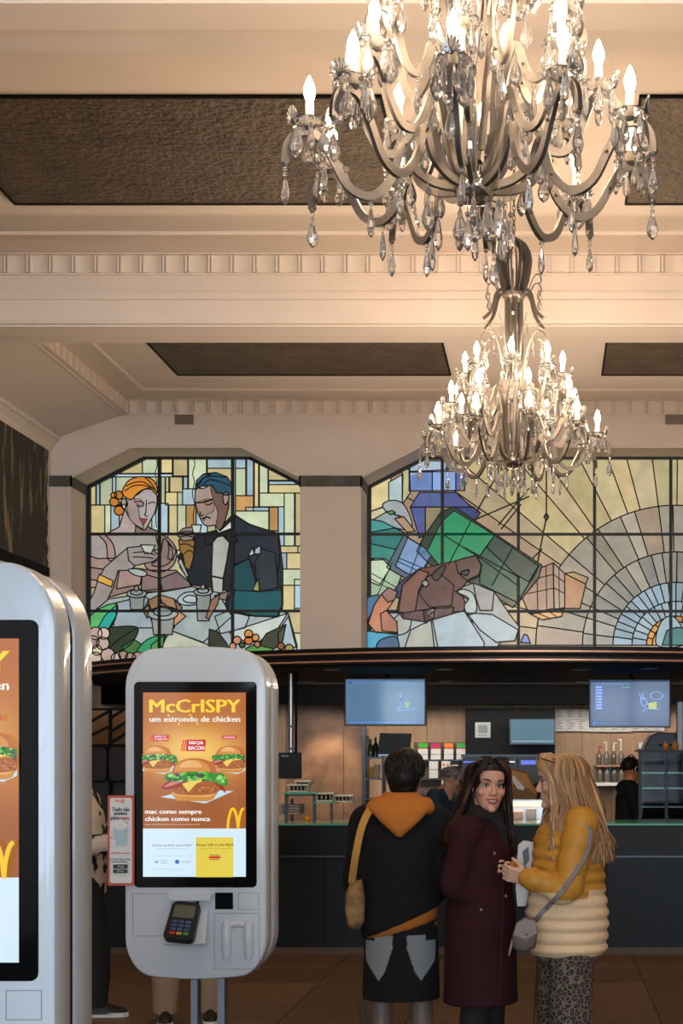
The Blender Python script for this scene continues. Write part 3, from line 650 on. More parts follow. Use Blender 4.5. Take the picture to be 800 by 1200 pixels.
def chandelier(loc, turn, label):
    t = thing('chandelier', label, 'chandelier', loc, turn, None)
    hb = MB().lathe([(.001, -.047), (.03, -.044), (.052, -.03), (.063, -.008), (.063, .004), (.05, .022), (.03, .034), (.012, .045), (.012, .05)], 24).obj('hub', mat('mirror_silver', rgb(190, 182, 172), .12, metal=1.), t, 40)
    d = link('crystal_drop', DR[2], hb, (0, 0, -.052))
    for k in range(14):                                 # fringe of drops under the hub
        a = 2*PI*k/14; r = (.045, .11, .17)[k % 3]; zz = (-.05, -.045, -.06)[k % 3]-.05*(k % 2)
        MB().tube([(r*math.cos(a), r*math.sin(a), .005), (r*math.cos(a), r*math.sin(a), zz)], .0015, 4).obj('wire', nickel, hb); o = link('crystal_drop', DR[k % 2], hb, (r*math.cos(a), r*math.sin(a), zz)); o.rotation_euler = (0, 0, a); o.scale = (1.4, 1.4, 1.3)
    MB().tube([(0, 0, .04), (0, 0, 1.0)], .007, 8).obj('stem', nickel, t, 40)
    for k in range(6):                                  # lyre shaped uprights
        a = PI/3*k+.3; m = MB()
        pts = catmull([(.03, 0, .03), (.05, 0, .07), (.066, 0, .18), (.06, 0, .4), (.048, 0, .65), (.045, 0, .9), (.05, 0, .97)], 4)
        m.tube(pts, .0085, 4, sq=(.7, 1.1)); m.rot(Matrix.Rotation(a, 3, 'Z')); up = m.obj('upright', nickel, t, 35)
        for z in (.22, .36, .5, .64, .78): o = link('crystal_drop', DR[1], up, (.078*math.cos(a), .078*math.sin(a), z)); o.scale = (.8, .8, .8)
    dk = MB().lathe([(.012, .93), (.045, .935), (.066, .955), (.07, .972), (.06, .985), (.02, .99)], 20).obj('collar', nickel, t, 40)
    for k in range(10):
        m = MB().tube(catmull([(.05, 0, .985), (.072, 0, 1.05), (.085, 0, 1.12), (.09, 0, 1.18), (.07, 0, 1.24), (.012, 0, 1.285)], 4), .010, 4, sq=(.4, 1.7)); m.rot(Matrix.Rotation(PI/5*k+.26, 3, 'Z')); m.obj('crown_rib', nickel, t, 35)
    for k in range(6):                                  # shoulders, crown ribs, curls, glass plumes
        a = PI/3*k; R = Matrix.Rotation(a, 3, 'Z')
        m = MB().tube(catmull([(.06, 0, .965), (.085, 0, .985), (.115, 0, .955), (.13, 0, .9), (.155, 0, .845), (.2, 0, .80)], 4), .0085, 4, sq=(.7, 1.1)); m.rot(R); m.obj('shoulder', nickel, t, 35)
        m = MB().tube(catmull([(.06, 0, .50), (.085, 0, .62), (.12, 0, .705), (.165, 0, .735), (.205, 0, .71), (.21, 0, .665), (.185, 0, .65), (.172, 0, .675)], 4), .0042, 6); m.rot(R); c = m.obj('curl', nickel, t, 50)
        o = link('crystal_drop', DR[0], c, R @ Vector((.19, 0, .64)))
        o = link('crystal_drop', DR[1], c, R @ Vector((.13, 0, .70)))
        m = MB().tube(catmull([(.1, 0, .98), (.135, 0, 1.05), (.17, 0, 1.06), (.185, 0, 1.02), (.165, 0, 1.0)], 4), .0038, 6); m.rot(R); c = m.obj('crown_curl', nickel, t, 50)
        link('crystal_drop', DR[0], c, R @ Vector((.172, 0, .985)))
        m = MB().tube(catmull([(.05, 0, .48), (.075, 0, .6), (.1, 0, .7), (.125, 0, .765), (.16, 0, .82)], 4), [.008-.00035*i for i in range(17)], 6); m.rot(Matrix.Rotation(a+.5, 3, 'Z')); m.obj('glass_plume', crystal, t, 60)
    for tier in range(3):
        prof, rc, zc, _ = TIERS[tier]
        nk = (10, 8, 8)[tier]
        for k in range(nk):
            a = 2*PI/nk*(k+.5*(tier % 2))+.12*tier; arm = link('arm', ARMS[tier], t); arm.rotation_euler = (0, 0, a)
            link('socket_cup', CUPM, arm, (rc, 0, zc+.012)); link('bobeche', BOB, arm, (rc, 0, zc+.018)); link('candle_sleeve', CAN, arm, (rc, 0, zc+.016)); link('bulb', BUL, arm, (rc, 0, zc+.09))
            s = link('glass_shell', LEAFM, arm, (rc+.05, 0, zc+.022)); s.rotation_euler = (.2, 0, PI/2+.4)
            for j in range(6):
                b = 2*PI*(j+.5)/6; o = link('crystal_drop', DR[j % 2], arm, (rc+.046*math.cos(b), .046*math.sin(b), zc+.012)); o.rotation_euler = (0, 0, b*1.7+k); o.scale = (1.3, 1.3, 1.15)
            o = link('crystal_pendant', PEN, arm, (prof[-1][0], 0, prof[-1][1]-.008)); o.rotation_euler = (0, 0, k+.5*tier); o.scale = (1.35, 1.35, 1.25)
            o = link('crystal_drop', DR[1], arm, (prof[6][0], 0, prof[6][1]-.03)); o.scale = (1.2, 1.2, 1.2)
            o = link('crystal_drop', DR[0], arm, (prof[4][0]-.01, 0, prof[4][1]-.02)); o.scale = (1.15, 1.15, 1.1)
    top = H-loc[2]; m = MB(); z = 1.285; i = 0                # chain and ceiling rose
    while z < top-.06:
        ring_ = [(.009*math.cos(q), 0, .019*math.sin(q)) for q in [2*PI*j/8 for j in range(9)]]
        if i % 2: ring_ = [(0, x, zz) for x, y, zz in ring_]
        m.tube([(x, y, zz+z+.015) for x, y, zz in ring_], .003, 5); z += .029; i += 1
    m.obj('chain', nickel, t, 60)
    MB().lathe([(.012, top-.07), (.03, top-.05), (.065, top-.015), (.07, top)], 20).obj('ceiling_rose', nickel, t, 40)
    return t
chandelier((Xp(556, 4.25), 4.25, Zp(222, 4.25)), .25, 'large silver crystal chandelier nearest the viewer, cut by the top of the frame')
chandelier((Xp(602, 8.3), 8.3, Zp(540, 8.3)), .52, 'whole crystal chandelier with three tiers of lit candle bulbs, hanging further back below the beam')
# ------------------------------------------------------------------ ordering kiosks
kw = mat('kiosk_white', rgb(202, 209, 217), .28, coat=.25)
kgrey = mat('kiosk_seam', rgb(120, 124, 128), .5)
kdark = mat('kiosk_gap_shade', rgb(18, 19, 20), .8, spec=.1)
bezel = mat('bezel_glass', rgb(7, 8, 10), .06, spec=.2)
screen_m = mat_attr('screen_light', .05, emit=1.0, coat=.0, spec=.6)
post_m = mat('post_grey', rgb(120, 128, 136), .35, metal=.6)
def kiosk_outline(w, h, n=9):
    out = []; rx, rz = .10, .135
    for qx, qz, a0 in ((1, 1, 0), (-1, 1, 90), (-1, -1, 180), (1, -1, 270)):
        for k in range(n+1):
            a = math.radians(a0+90*k/n); x = qx*(w/2-rx)+rx*math.cos(a); z = qz*(h/2-.028-rz)+rz*math.sin(a)
            out.append([x, z])
        if qx == qz == 1 or (qx, qz) == (-1, -1):
            for k in range(1, 8): out.append([qx*(w/2-rx)*(1-k/4), qz*(h/2-.028)])
    for p in out: p[1] += (1 if p[1] > 0 else -1)*.028*max(0, 1-(p[0]/(w/2))**2)
    return [tuple(p) for p in out]
def slab(out, y0, y1, r=.012, name='slab'):
    m = MB(); n = len(out); vs = []
    ins = lambda p, d: (p[0]*(1-d/.27), p[1]*(1-d/.64))
    lay = [(y0, r), (y0+r*.3, r*.3), (y0+r, 0), (y1-r, 0), (y1-r*.3, r*.3), (y1, r)]
    for y, d in lay: vs += [(ins(p, d)[0], y, ins(p, d)[1]) for p in out]
    fs = [(i*n+j, i*n+(j+1) % n, (i+1)*n+(j+1) % n, (i+1)*n+j) for i in range(5) for j in range(n)]+[tuple(range(n)), tuple(range(6*n-1, 5*n-1, -1))]
    return m.add(vs, fs)
class Print:
    """flat coloured print, layer over layer a third of a millimetre apart"""
    def __init__(s, to, y, clip=None): s.m = MB(); s.to = to; s.y = y; s.k = 0; s.clip = clip
    def poly(s, pts, col, sm=False):
        if sm: pts = [(v[0], v[1]) for v in catmull([(a, b, 0) for a, b in pts], 4, True)]
        if s.clip:
            x0, y0, x1, y1 = s.clip; pts = clip_convex(pts, [(x0, y0), (x1, y0), (x1, y1), (x0, y1)])
            if len(pts) < 3: return
        s.k += 1; s.m.flat([s.to(*p) for p in pts], s.y-.00025*min(s.k, 40)-.00001*s.k, 0, rgb(*col))
    def rect(s, x0, y0, x1, y1, col): s.poly([(x0, y0), (x1, y0), (x1, y1), (x0, y1)], col)
    def grid(s, x0, y0, x1, y1, n, k, fn):
        s.k += 1
        for i in range(n):
            for j in range(k):
                q = [(x0+(x1-x0)*(i+a)/n, y0+(y1-y0)*(j+b)/k) for a, b in ((0, 0), (1, 0), (1, 1), (0, 1))]
                s.m.flat([s.to(*p) for p in q], s.y-.00025*s.k, 0, [rgb(*fn(*p)) for p in q])
    def circ(s, x, y, rx, ry, col, n=16, a0=0, a1=2*PI): s.poly([(x+rx*math.cos(a0+(a1-a0)*i/n), y+ry*math.sin(a0+(a1-a0)*i/n)) for i in range(n+(0 if a1-a0 > 6 else 1))], col)
    def text(s, txt, x0, x1, y0, y1, col, bold=.025):
        V, Fs = text_geo(txt, 1, 1, 0); hgt = abs(y1-y0)
        for dx in ((-.055, -.02, .02, .055) if bold >= .03 else (-.025, .025) if bold >= .02 else (0,)):
          s.k += 1
          s.m.add([(lambda q: (q[0], s.y-.00025*min(s.k, 40)-.00001*s.k, q[1]))(s.to(x0+(x1-x0)*a+dx*hgt, y1+(y0-y1)*b)) for a, b in V], Fs, 0, rgb(*col))
    def arcline(s, pts, w, col):
        for (xa, ya), (xb, yb) in zip(pts, pts[1:]):
            d = math.hypot(xb-xa, yb-ya) or 1; nx, ny = -(yb-ya)/d*w/2, (xb-xa)/d*w/2; ex, ey = (xb-xa)/d*w*.2, (yb-ya)/d*w*.2
            s.k += 1; s.m.flat([s.to(xa+nx-ex, ya+ny-ey), s.to(xb+nx+ex, yb+ny+ey), s.to(xb-nx+ex, yb-ny+ey), s.to(xa-nx-ex, ya-ny-ey)], s.y-.00025*min(s.k, 40)-.00001*s.k, 0, rgb(*col))
def burger(p, x, y, s, big=True):
    rnd = random.Random(int(x)); q = lambda a, b: (x+a*s, y+b*s)
    p.poly([q(-190, 92), q(60, 128), q(215, 60), q(-20, 50)], (196, 222, 232))
    p.poly([q(-112, 60), q(-108, 100), q(-90, 112), q(60, 116), q(100, 106), q(112, 90), q(112, 55)], (206, 140, 66), True)
    p.poly([q(-104, 62), q(-96, 84), q(60, 92), q(104, 78), q(104, 60)], (228, 170, 96), True)
    p.poly([q(-120, 20), q(-118, 60), q(-90, 78), q(40, 82), q(130, 64), q(140, 10)], (168, 96, 48), True)
    for i in range(34): a, b = rnd.uniform(-105, 122), rnd.uniform(24, 70); p.circ(*q(a, b), 8*s, 5*s, rnd.choice([(150, 80, 38), (190, 118, 62), (206, 140, 84)]), 6)
    p.poly([q(-185, 38), q(-120, -8), q(-40, 0), q(-70, 34), q(-130, 46), q(-165, 52)], (150, 52, 44), True); p.poly([q(-170, 34), q(-110, 2), q(-70, 8), q(-140, 34)], (206, 128, 112), True)
    p.poly([q(100, -12), q(150, 20), q(175, 70), q(150, 52), q(110, 14)], (160, 40, 28), True)
    p.poly([q(-70, 20), q(90, -30), q(110, -14), q(10, 18), q(-34, 66)], (240, 206, 104))
    p.poly([q(-160, 0), q(-150, -36), q(0, -52), q(150, -40), q(185, 20), q(150, 30), q(60, -10), q(-60, 6), q(-110, 4)], (52, 140, 52), True)
    for i in range(70):
        a = rnd.uniform(-150, 168); b = rnd.uniform(-46, 2)+max(0, a-110)*.55; r = rnd.uniform(7, 16)
        p.circ(*q(a, b), r*s, r*.7*s, rnd.choice([(70, 170, 60), (120, 200, 80), (40, 120, 52), (160, 216, 120), (96, 60, 96), (30, 100, 60)]), 6)
    dome = [q(-125, -34)]+[q(-125*math.cos(t), -36-86*math.sin(t)**.8) for t in [PI*i/14 for i in range(1, 14)]]+[q(132, -34), q(60, -48), q(-40, -46)]
    p.poly(dome, (190, 110, 50))
    p.poly([q(-100*math.cos(t)-12, -48-66*math.sin(t)) for t in [PI*i/12 for i in range(13)]], (216, 146, 78)); p.poly([q(-60*math.cos(t)-20, -70-40*math.sin(t)) for t in [PI*i/12 for i in range(13)]], (234, 180, 116))
def kiosk_picture(p):
    cx, cy = 345, 430
    def glow(x, y):
        e = math.exp(-(((x-cx)/260)**2+((y-cy)/150)**2)); b = (182, 104, 50); g = (250, 206, 110)
        sh = max(0, min(1, (y-560)/150)); b2 = tuple(b[k]*(1-.12*sh) for k in range(3))
        return tuple(b2[k]+(g[k]-b2[k])*e for k in range(3))
    p.grid(45, 92, 645, 880, 14, 20, glow); p.rect(45, 880, 645, 1160, (214, 236, 250))
    p.text('McCrISPY', 85, 612, 132, 208, (250, 214, 60), .03); p.text('um estrondo de chicken', 85, 612, 230, 262, (250, 246, 236), .03)
    for x, y in ((195, 225), (320, 222), (255, 275), (365, 272)): p.circ(x, y, 6, 6, (250, 220, 120), 6)
    burger(p, 130, 480, .66); burger(p, 560, 480, .66)
    p.k = 60; burger(p, 350, 600, 1.05)
    p.k = 900
    for x, y, w, h, t1, t2 in ((92, 338, 112, 36, 'SPICY', 'CAJUN'), (272, 366, 146, 66, 'BBQ&', 'BACON')):
        p.poly([(x+h*.55, y), (x+w, y), (x+w-4, y+h), (x+h*.45, y+h)], (206, 34, 60)); p.text(t1, x+h*.75, x+w-14, y+h*.12, y+h*.45, (250, 240, 236), .03); p.text(t2, x+h*.7, x+w-10, y+h*.55, y+h*.9, (250, 240, 236), .03)
        for i in (0, 1): p.poly([(x+h*.2*i+h*.22, y), (x+h*.2*i+h*.34, y), (x+h*.2*i+h*.12, y+h), (x+h*.2*i, y+h)], (230, 60, 60))
    p.rect(512, 342, 596, 362, (214, 50, 90)); p.text('ORIGINAL', 520, 590, 347, 357, (250, 236, 236))
    p.text('mac como sempre', 66, 392, 776, 802, (252, 250, 246), .05); p.text('chicken como nunca', 66, 442, 810, 836, (252, 250, 246), .05); p.text('imagem meramente ilustrativa. produto sujeito a limitacao de stock', 66, 385, 850, 862, (236, 210, 180), .0)
    ar = lambda x0, x1, yb, yt: [(x0+(x1-x0)*i/14, yb-(yb-yt)*math.sin(PI*i/14)**.62) for i in range(15)]
    p.arcline(ar(545, 606, 878, 764), 15, (250, 200, 30)); p.arcline([q for q in ar(606, 667, 878, 764) if q[0] <= 640], 15, (250, 200, 30))
    p.text('Iniciar pedido sem MyM', 112, 335, 970, 984, (40, 70, 100), .02); p.text('Faz o teu pedido sem ganhar pontos', 140, 305, 992, 1000, (110, 130, 150), .0)
    p.rect(112, 1036, 340, 1038, (180, 196, 210)); p.rect(112, 1113, 295, 1115, (180, 196, 210)); p.circ(252, 1071, 13, 13, (50, 110, 200), 14); p.circ(132, 1072, 12, 8, (130, 190, 180), 10)
    p.text('Menu e\nofertas', 158, 200, 1060, 1080, (70, 80, 90), .0); p.text('Acessibilidade', 275, 332, 1066, 1074, (90, 110, 130), .0)
    p.rect(361, 930, 579, 1160, (228, 206, 76)); p.text('Passar QR Code MyM', 364, 577, 966, 984, (60, 50, 20), .02); p.text('Ganha pontos com o teu pedido', 385, 560, 991, 999, (110, 96, 30), .0)
    p.poly([(428, 1046), (445, 1038), (495, 1038), (511, 1046), (495, 1052), (445, 1052)], (214, 50, 40)); p.rect(440, 1056, 498, 1060, (90, 60, 30)); p.rect(440, 1030, 498, 1034, (110, 80, 30))
def sticker(parent, w, h):
    pass
def kiosk(loc, label, group):
    t = thing('kiosk', label, 'kiosk', loc, 0, group)
    cz = 1.43; w, h = .548, 1.29; out = kiosk_outline(w, h); sh = lambda m: [m.v.__setitem__(i, (v[0], v[1], v[2]+cz)) for i, v in enumerate(m.v)]
    m = slab(out, 0, .108); sh(m); fr = m.obj('front_housing', kw, t, 24)
    o2 = [(x*.962, z*.984) for x, z in out]; m = slab(o2, .10, .148, .002); sh(m); m.obj('shade_spacer', kdark, t, 40)  # near-black edge close to the rim imitates the shade in the slot
    m = slab([(x*.995, z*.995) for x, z in out], .142, .266); sh(m); m.obj('rear_housing', kw, t, 24)
    bz = MB().prism([(x+.0, z) for x, z in rrect(.474, .795, .018)], -.004, .002); dz = Zp(919.5, 5.5); bz.v = [(x+.0, y, z+dz) for x, y, z in bz.v]; b = bev(bz.obj('bezel', bezel, t), .002)
    to = lambda u, v: ((u-345)/600*.397-.003, dz+(626-v)/1068*.712)
    p = Print(to, -.0045, (45, 92, 645, 1160)); kiosk_picture(p); p.m.obj('screen_picture', screen_m, b, fix=False)
    px = lambda x: (x-229)/1667*5.5; pz = lambda y: Zp(y, 5.5)
    def seam(x0, x1, y0, y1, nm):
        m = MB(); a, b_, c, d = px(x0), px(x1), pz(y1), pz(y0); e = .0016
        for q in ((a, b_, c, c+e), (a, b_, d-e, d), (a, a+e, c, d), (b_-e, b_, c, d)): m.box(q[0], q[1], -.0008, .003, q[2], q[3])
        return m.obj(nm, kgrey, t)
    seam(155.5, 201, 1047, 1097, 'service_flap'); seam(279, 303, 1046, 1066, 'reader_cover'); seam(251, 304, 1070, 1136, 'printer_door')
    bev(MB().box(px(252), px(273), -.003, .004, pz(1065.5), pz(1046)).obj('scanner_window', bezel, t), .0015)
    m = MB(); n = 9                                          # moulded ticket tray
    for x0, x1 in ((260, 271), (286, 297)):
        m.tube([(px((x0+x1)/2), -.002, pz(1124)), (px((x0+x1)/2), .0, pz(1118)), (px((x0+x1)/2), -.004, pz(1098)), (px((x0+x1)/2), .0, pz(1084)), (px((x0+x1)/2), .0, pz(1078))], [.014, .019, .02, .019, .012], 12)
    m.tube([(px(262), .004, pz(1086)), (px(279), .002, pz(1082)), (px(295), .004, pz(1086))], [.012, .015, .012], 10)
    m.obj('ticket_tray', kw, t, 50)
    cr = MB()                                                # cradle of the card terminal
    cr.prism([(px(198), pz(1047)), (px(250), pz(1047)), (px(248), pz(1055)), (px(200), pz(1055))], -.03, .004)
    cr.add([(px(203), .004, pz(1054)), (px(244), .004, pz(1054)), (px(245), -.07, pz(1103)), (px(198), -.07, pz(1103)), (px(203), .004, pz(1058)), (px(244), .004, pz(1058)), (px(245), -.06, pz(1106)), (px(198), -.06, pz(1106))], [(0, 1, 2, 3), (4, 7, 6, 5), (0, 4, 5, 1), (1, 5, 6, 2), (2, 6, 7, 3), (3, 7, 4, 0)])
    cr.add([(px(203), .004, pz(1056)), (px(203), .004, pz(1106)), (px(199), -.062, pz(1105))], [(0, 1, 2)]); cr.add([(px(244), .004, pz(1056)), (px(244), .004, pz(1106)), (px(245), -.062, pz(1105))], [(0, 1, 2)])
    bev(cr.obj('terminal_cradle', kw, t), .002)
    for x in (-.028, .078): MB().box(x-.013, x+.013, .09, .15, .02, cz-h/2+.06).obj('post', post_m, t)
    bev(MB().box(-.24, .27, -.05, .33, 0, .02).obj('base_plate', post_m, t), .005)
    return t
def card_terminal(loc, label):
    """handheld card terminal leaning in the cradle of a kiosk"""
    t = thing('card_terminal', label, 'payment terminal', loc, 0, 'card terminals')
    dk = mat('terminal_black', rgb(24, 25, 28), .4); out = [(x*(1+.0*z), z) for x, z in rrect(.108, .165, .02)]
    m = slab([(x*(1.08 if z < 0 else 1.0), z) for x, z in out], -.016, .016, .005); b = m.obj('terminal_body', dk, t, 40)
    m = MB().tube([(-.036, 0, .08), (-.034, 0, .112), (-.02, 0, .122), (.02, 0, .122), (.034, 0, .112), (.036, 0, .08)], .007, 8); m.obj('handle', dk, t, 50)
    MB().box(-.04, .04, -.0175, -.015, .012, .066).obj('display', mat('terminal_display', rgb(96, 98, 84), .2), t)
    for r in range(4):
        for c in range(3): bev(MB().box(-.036+.026*c, -.016+.026*c, -.019, -.015, -.012-.0165*r, -.001-.0165*r).obj('key', mat('key_blue', rgb(62, 84, 130), .5) if r < 3 else mat('key_%d' % c, rgb(*[(190, 50, 40), (206, 150, 40), (50, 150, 80)][c]), .5), t), .001)
    t.rotation_euler = (-.62, 0.09, 0)
    return t
K2 = Vector((Xp(229, 5.5), 5.5, 0)); K1 = Vector((K2.x+.005, 3.13, 0))
kiosk(K2, 'whole white ordering kiosk on two posts, burger advert on its screen', 'ordering kiosks')
kiosk(K1, 'white ordering kiosk closest to the viewer, cut off by the left frame edge', 'ordering kiosks')
tq = K2+Vector((Xp(219, 5.5)-K2.x, -.062, Zp(1079, 5.5)))
card_terminal(tq, 'black card terminal with blue keys in the cradle of the whole kiosk')
card_terminal(tq+K1-K2, 'card terminal on the nearest kiosk, out at the left frame edge')
# small sign sticking out at the left of the far kiosk
sg = thing('flag_sign', 'narrow white card sign with orange red border on the left edge of the whole kiosk', 'sign', (Xp(141.5, 5.48), 5.485, Zp(985, 5.48)))
cardm = mat_attr('printed_card', .5)
m = MB().prism(rrect(.102, .348, .006), -.003, .003, 0, rgb(198, 82, 58)); m.obj('sign_panel', cardm, sg)
p = Print(lambda u, v: ((u-141.5)/1667*5.48, (985-v)/1667*5.48), -.0032)
p.poly([(128.3+13.2+a, 985+b) for a, b in [(x/.102*26, z/.348*100) for x, z in rrect(.102, .348, .01)]], (232, 232, 230))
p.text('my', 135, 140, 937, 941, (220, 90, 50)); p.circ(143.5, 939, 2.6, 2.6, (230, 150, 110), 10)
for i, (tx, a, b) in enumerate((('Tudo s\u00e3o', 131.5, 151.5), ('pontos', 134, 149), ('para', 130, 140))): p.text(tx, a, b, 946+5.6*i, 950.6+5.6*i, (40, 40, 44), .03)
p.text('mym.', 141.5, 152, 957.6, 961.6, (220, 80, 50), .03)
p.poly([(133, 968), (150, 968), (148, 990), (135, 990)], (178, 206, 216)); p.circ(141.5, 968, 9, 4.5, (226, 230, 232)); 
for x, y, r in ((137, 965, 3.2), (142, 963, 3.6), (146.5, 966, 3)): p.circ(x, y, r, r*.8, (240, 240, 238), 8)
p.circ(149, 964, 1.2, 1.2, (220, 120, 60), 6); p.circ(131, 982, 1.2, 1.2, (220, 80, 60), 6); p.poly([(131, 984), (136, 984), (136, 991), (131, 991)], (236, 236, 236))
p.text('MyM Rewards', 131, 152, 998.5, 1001.5, (200, 70, 60), .02); p.text('Descarrega a app\ne junta pontos', 130, 153, 1005.5, 1011, (40, 60, 110), .02)
p.rect(133, 1013, 150, 1017.6, (30, 30, 32)); p.rect(133, 1018.6, 150, 1023, (34, 60, 44)); p.text('App', 138, 146, 1014.3, 1016.5, (230, 230, 230), .0); p.text('Play', 138, 146, 1019.6, 1022, (230, 230, 230), .0)
p.m.obj('sign_print', cardm, sg, fix=False)
# ------------------------------------------------------------------ canopy over the counter (bowed front)
cxb, R_ = -.16, 5.9; yc0 = 12.0+R_
def arc(x, r): return yc0-math.sqrt(max(0, r*r-(x-cxb)**2))
def bow(z0, z1, r, th, x0=-4.86, x1=4.5, n=40):
    m = MB(); vs = []; 
    for i in range(n+1):
        x = x0+(x1-x0)*i/n; y = arc(x, r)
        vs += [(x, y, z0), (x, y, z1), (x, y+th, z1), (x, y+th, z0)]
    fs = [(4*i+a, 4*i+b, 4*i+4+b, 4*i+4+a) for i in range(n) for a, b in ((0, 1), (1, 2), (2, 3), (3, 0))]+[(0, 1, 2, 3), (4*n+3, 4*n+2, 4*n+1, 4*n)]
    return m.add(vs, fs)
zt = Zp(757, 12)
can = struct('trim_2', bow(zt-.135, zt, R_, .2).mesh('canopy_fascia', black))
for za, zb in ((.036, .05), (.108, .122)): bow(zt-zb, zt-za, R_+.012, .1).obj('copper_strip', copper, can)
bow(zt-.085, zt-.06, R_+.008, .1).obj('black_bead', matblack, can)
m = MB(); n = 40; vs = []                                    # soffit from the bow to the bulkhead
for i in range(n+1):
    x = XL+.02+(XR-XL-.04)*i/n; y = max(11.9, min(15.0, arc(max(-5.0, min(4.9, x)), R_)))+.1
    vs += [(x, y, ZS), (x, 15.55, ZS), (x, 15.55, ZS+.06), (x, y, ZS+.06)]
fs = [(4*i+a, 4*i+b, 4*i+4+b, 4*i+4+a) for i in range(n) for a, b in ((0, 1), (1, 2), (2, 3), (3, 0))]
sof = struct('trim_3', m.add(vs, fs).mesh('soffit', matblack))
MB().box(XL, XR, 15.5, 15.6, Zp(825, 15.5), ZS+.06).obj('bulkhead', mat('bulkhead_black', rgb(9, 9, 10), .8, spec=.1), sof)
MB().box(XL, XR, 15.6, KW+.3, Zp(822, 15.5), Zp(822, 15.5)+.05).obj('kitchen_ceiling', mat('kitchen_ceiling', rgb(120, 105, 90), .8), sof)
spot_g = mat('downlight_glow', (1, .86, .68, 1), .4, emit=14)
ds = [(388, 784.5), (360, 798), (523, 798), (521, 784), (680, 784.5), (683, 799), (760, 783)]
for i, (x, y) in enumerate(ds):
    d = (EYE-ZS)*F/(y-CY); loc = (Xp(x, d), d, ZS)
    t = thing('downlight', ['round lit downlight at the front of the dark soffit above the left screen', 'round downlight behind it, left of the left screen', 'round downlight right of the left screen, second row', 'round downlight right of the left screen, front row', 'round downlight left of the right screen, front row', 'round downlight left of the right screen, second row', 'round downlight above the right hanging screen'][i], 'ceiling light', loc, 0, 'soffit downlights')
    MB().lathe([(.055, -.006), (.075, -.006), (.08, 0), (.05, 0)], 20).obj('ring', darksteel, t, 40)
    MB().lathe([(.001, -.004), (.05, -.004), (.05, -.002), (.001, -.002)], 16).obj('lens', spot_g, t)
    lamp('downlight_beam', 'SPOT', (loc[0], loc[1], ZS-.03), 9, (1, .8, .58), .03, (0, 0, 0), 1.3, .6)
# ------------------------------------------------------------------ counter
# made-up trough, out of view, housing the added fill light above the canopy
MB().box(-2.3, 2.0, 12.65, 12.95, 2.53, 2.58).obj('fill_trough', plaster2, can)
ct = struct('trim_4'); zc = Zp(967, 12.1)
MB().box(-4.3, XR-.02, 12.1, 12.14, .0, Zp(1004, 12.1)).obj('counter_front', teal, ct)
for k in range(8): MB().box(-4.3+k*1.2-.003, -4.3+k*1.2+.003, 12.097, 12.1, .08, Zp(1006, 12.1)).obj('joint', matblack, ct)
MB().box(-4.3, XR-.02, 12.06, 12.14, Zp(1004, 12.1), zc).obj('counter_band', black, ct)
MB().box(-4.3, XR-.02, 12.055, 12.065, Zp(1004.4, 12.1), Zp(1002.4, 12.1)).obj('steel_line', darksteel, ct)
bev(MB().box(-4.32, XR-.02, 12.02, 12.85, zc, zc+.018).obj('glass_top', glass_edge, ct), .003)
MB().box(-4.3, XR-.02, 12.14, 12.8, zc-.05, zc-.004).obj('counter_body', matblack, ct)
MB().box(-4.3, XR-.02, 12.75, 12.8, 0, zc-.05).obj('counter_back', matblack, ct)
MB().box(-4.3, XR-.02, 12.085, 12.1, 0, .06).obj('plinth', mat('plinth', rgb(84, 66, 52), .5), ct)
# ------------------------------------------------------------------ kitchen walls
zt2 = Zp(822, 15.5)+.04
wk = struct('wall_kitchen', MB().box(XL, XR, KW, KW+.2, 0, zt2).mesh('wall_kitchen', mat('kitchen_wall_dark', rgb(66, 60, 54), .7)))
def wallp(x0, y0, x1, y1, d, m, th=.04, name='wall_panel'): return MB().box(Xp(x0, d), Xp(x1, d), d, d+th, Zp(y1, d), Zp(y0, d)).obj(name, m, wk)
wallp(335, 824, 402, 1010, 16.3, stone, name='stone_panel'); wallp(402.4, 824, 424, 1010, 16.32, stone, name='stone_panel')
wallp(308, 824, 334.6, 1010, 16.3, wood, name='oak_panel')
x = 424
for x2 in (452, 500, 546, 600, 646, 682, 716, 760, 815, 860): wallp(x+.3, 822, x2-.3, 1015, 16.38, wood, name='oak_panel'); x = x2
wallp(424, 822, 428, 1015, 16.25, darksteel, name='edge_profile')
lamp('stone_wash', 'SPOT', (Xp(378, 15.7), 15.75, zt2-.08), 45, (1, .78, .52), .04, (.55, 0, 0), 1.2, .8)
lamp('kitchen_fill', 'AREA', (Xp(620, 14.6), 14.7, ZS-.04), 75, (1, .86, .74), 5.0, (.95, 0, 0), sizey=.3)  # soft area light added under the soffit to brighten the oak wall, no fixture
def bx(x0, y0, x1, y1, d, dep): return (Xp(x0, d), Xp(x1, d), d, d+dep, Zp(y1, d), Zp(y0, d))
def simple(name, label, cat, x0, y0, x1, y1, d, dep, m, b=.006, group=None):
    c = P((x0+x1)/2, y1, d); v = bx(x0, y0, x1, y1, d, dep)
    o = bev(MB().box(v[0]-c.x, v[1]-c.x, 0, dep, 0, v[5]-v[4]).obj(name, m, None, None, c), b); return tag(o, label, cat, group)
def part(name, par, x0, y0, x1, y1, d, dep, m, b=0):
    v = bx(x0, y0, x1, y1, d, dep); l = par.location if par.parent is None else par.parent.location
    o = MB().box(v[0]-l.x, v[1]-l.x, v[2]-l.y, v[3]-l.y, v[4]-l.z, v[5]-l.z).obj(name, m, par)
    if b: bev(o, b)
    return o
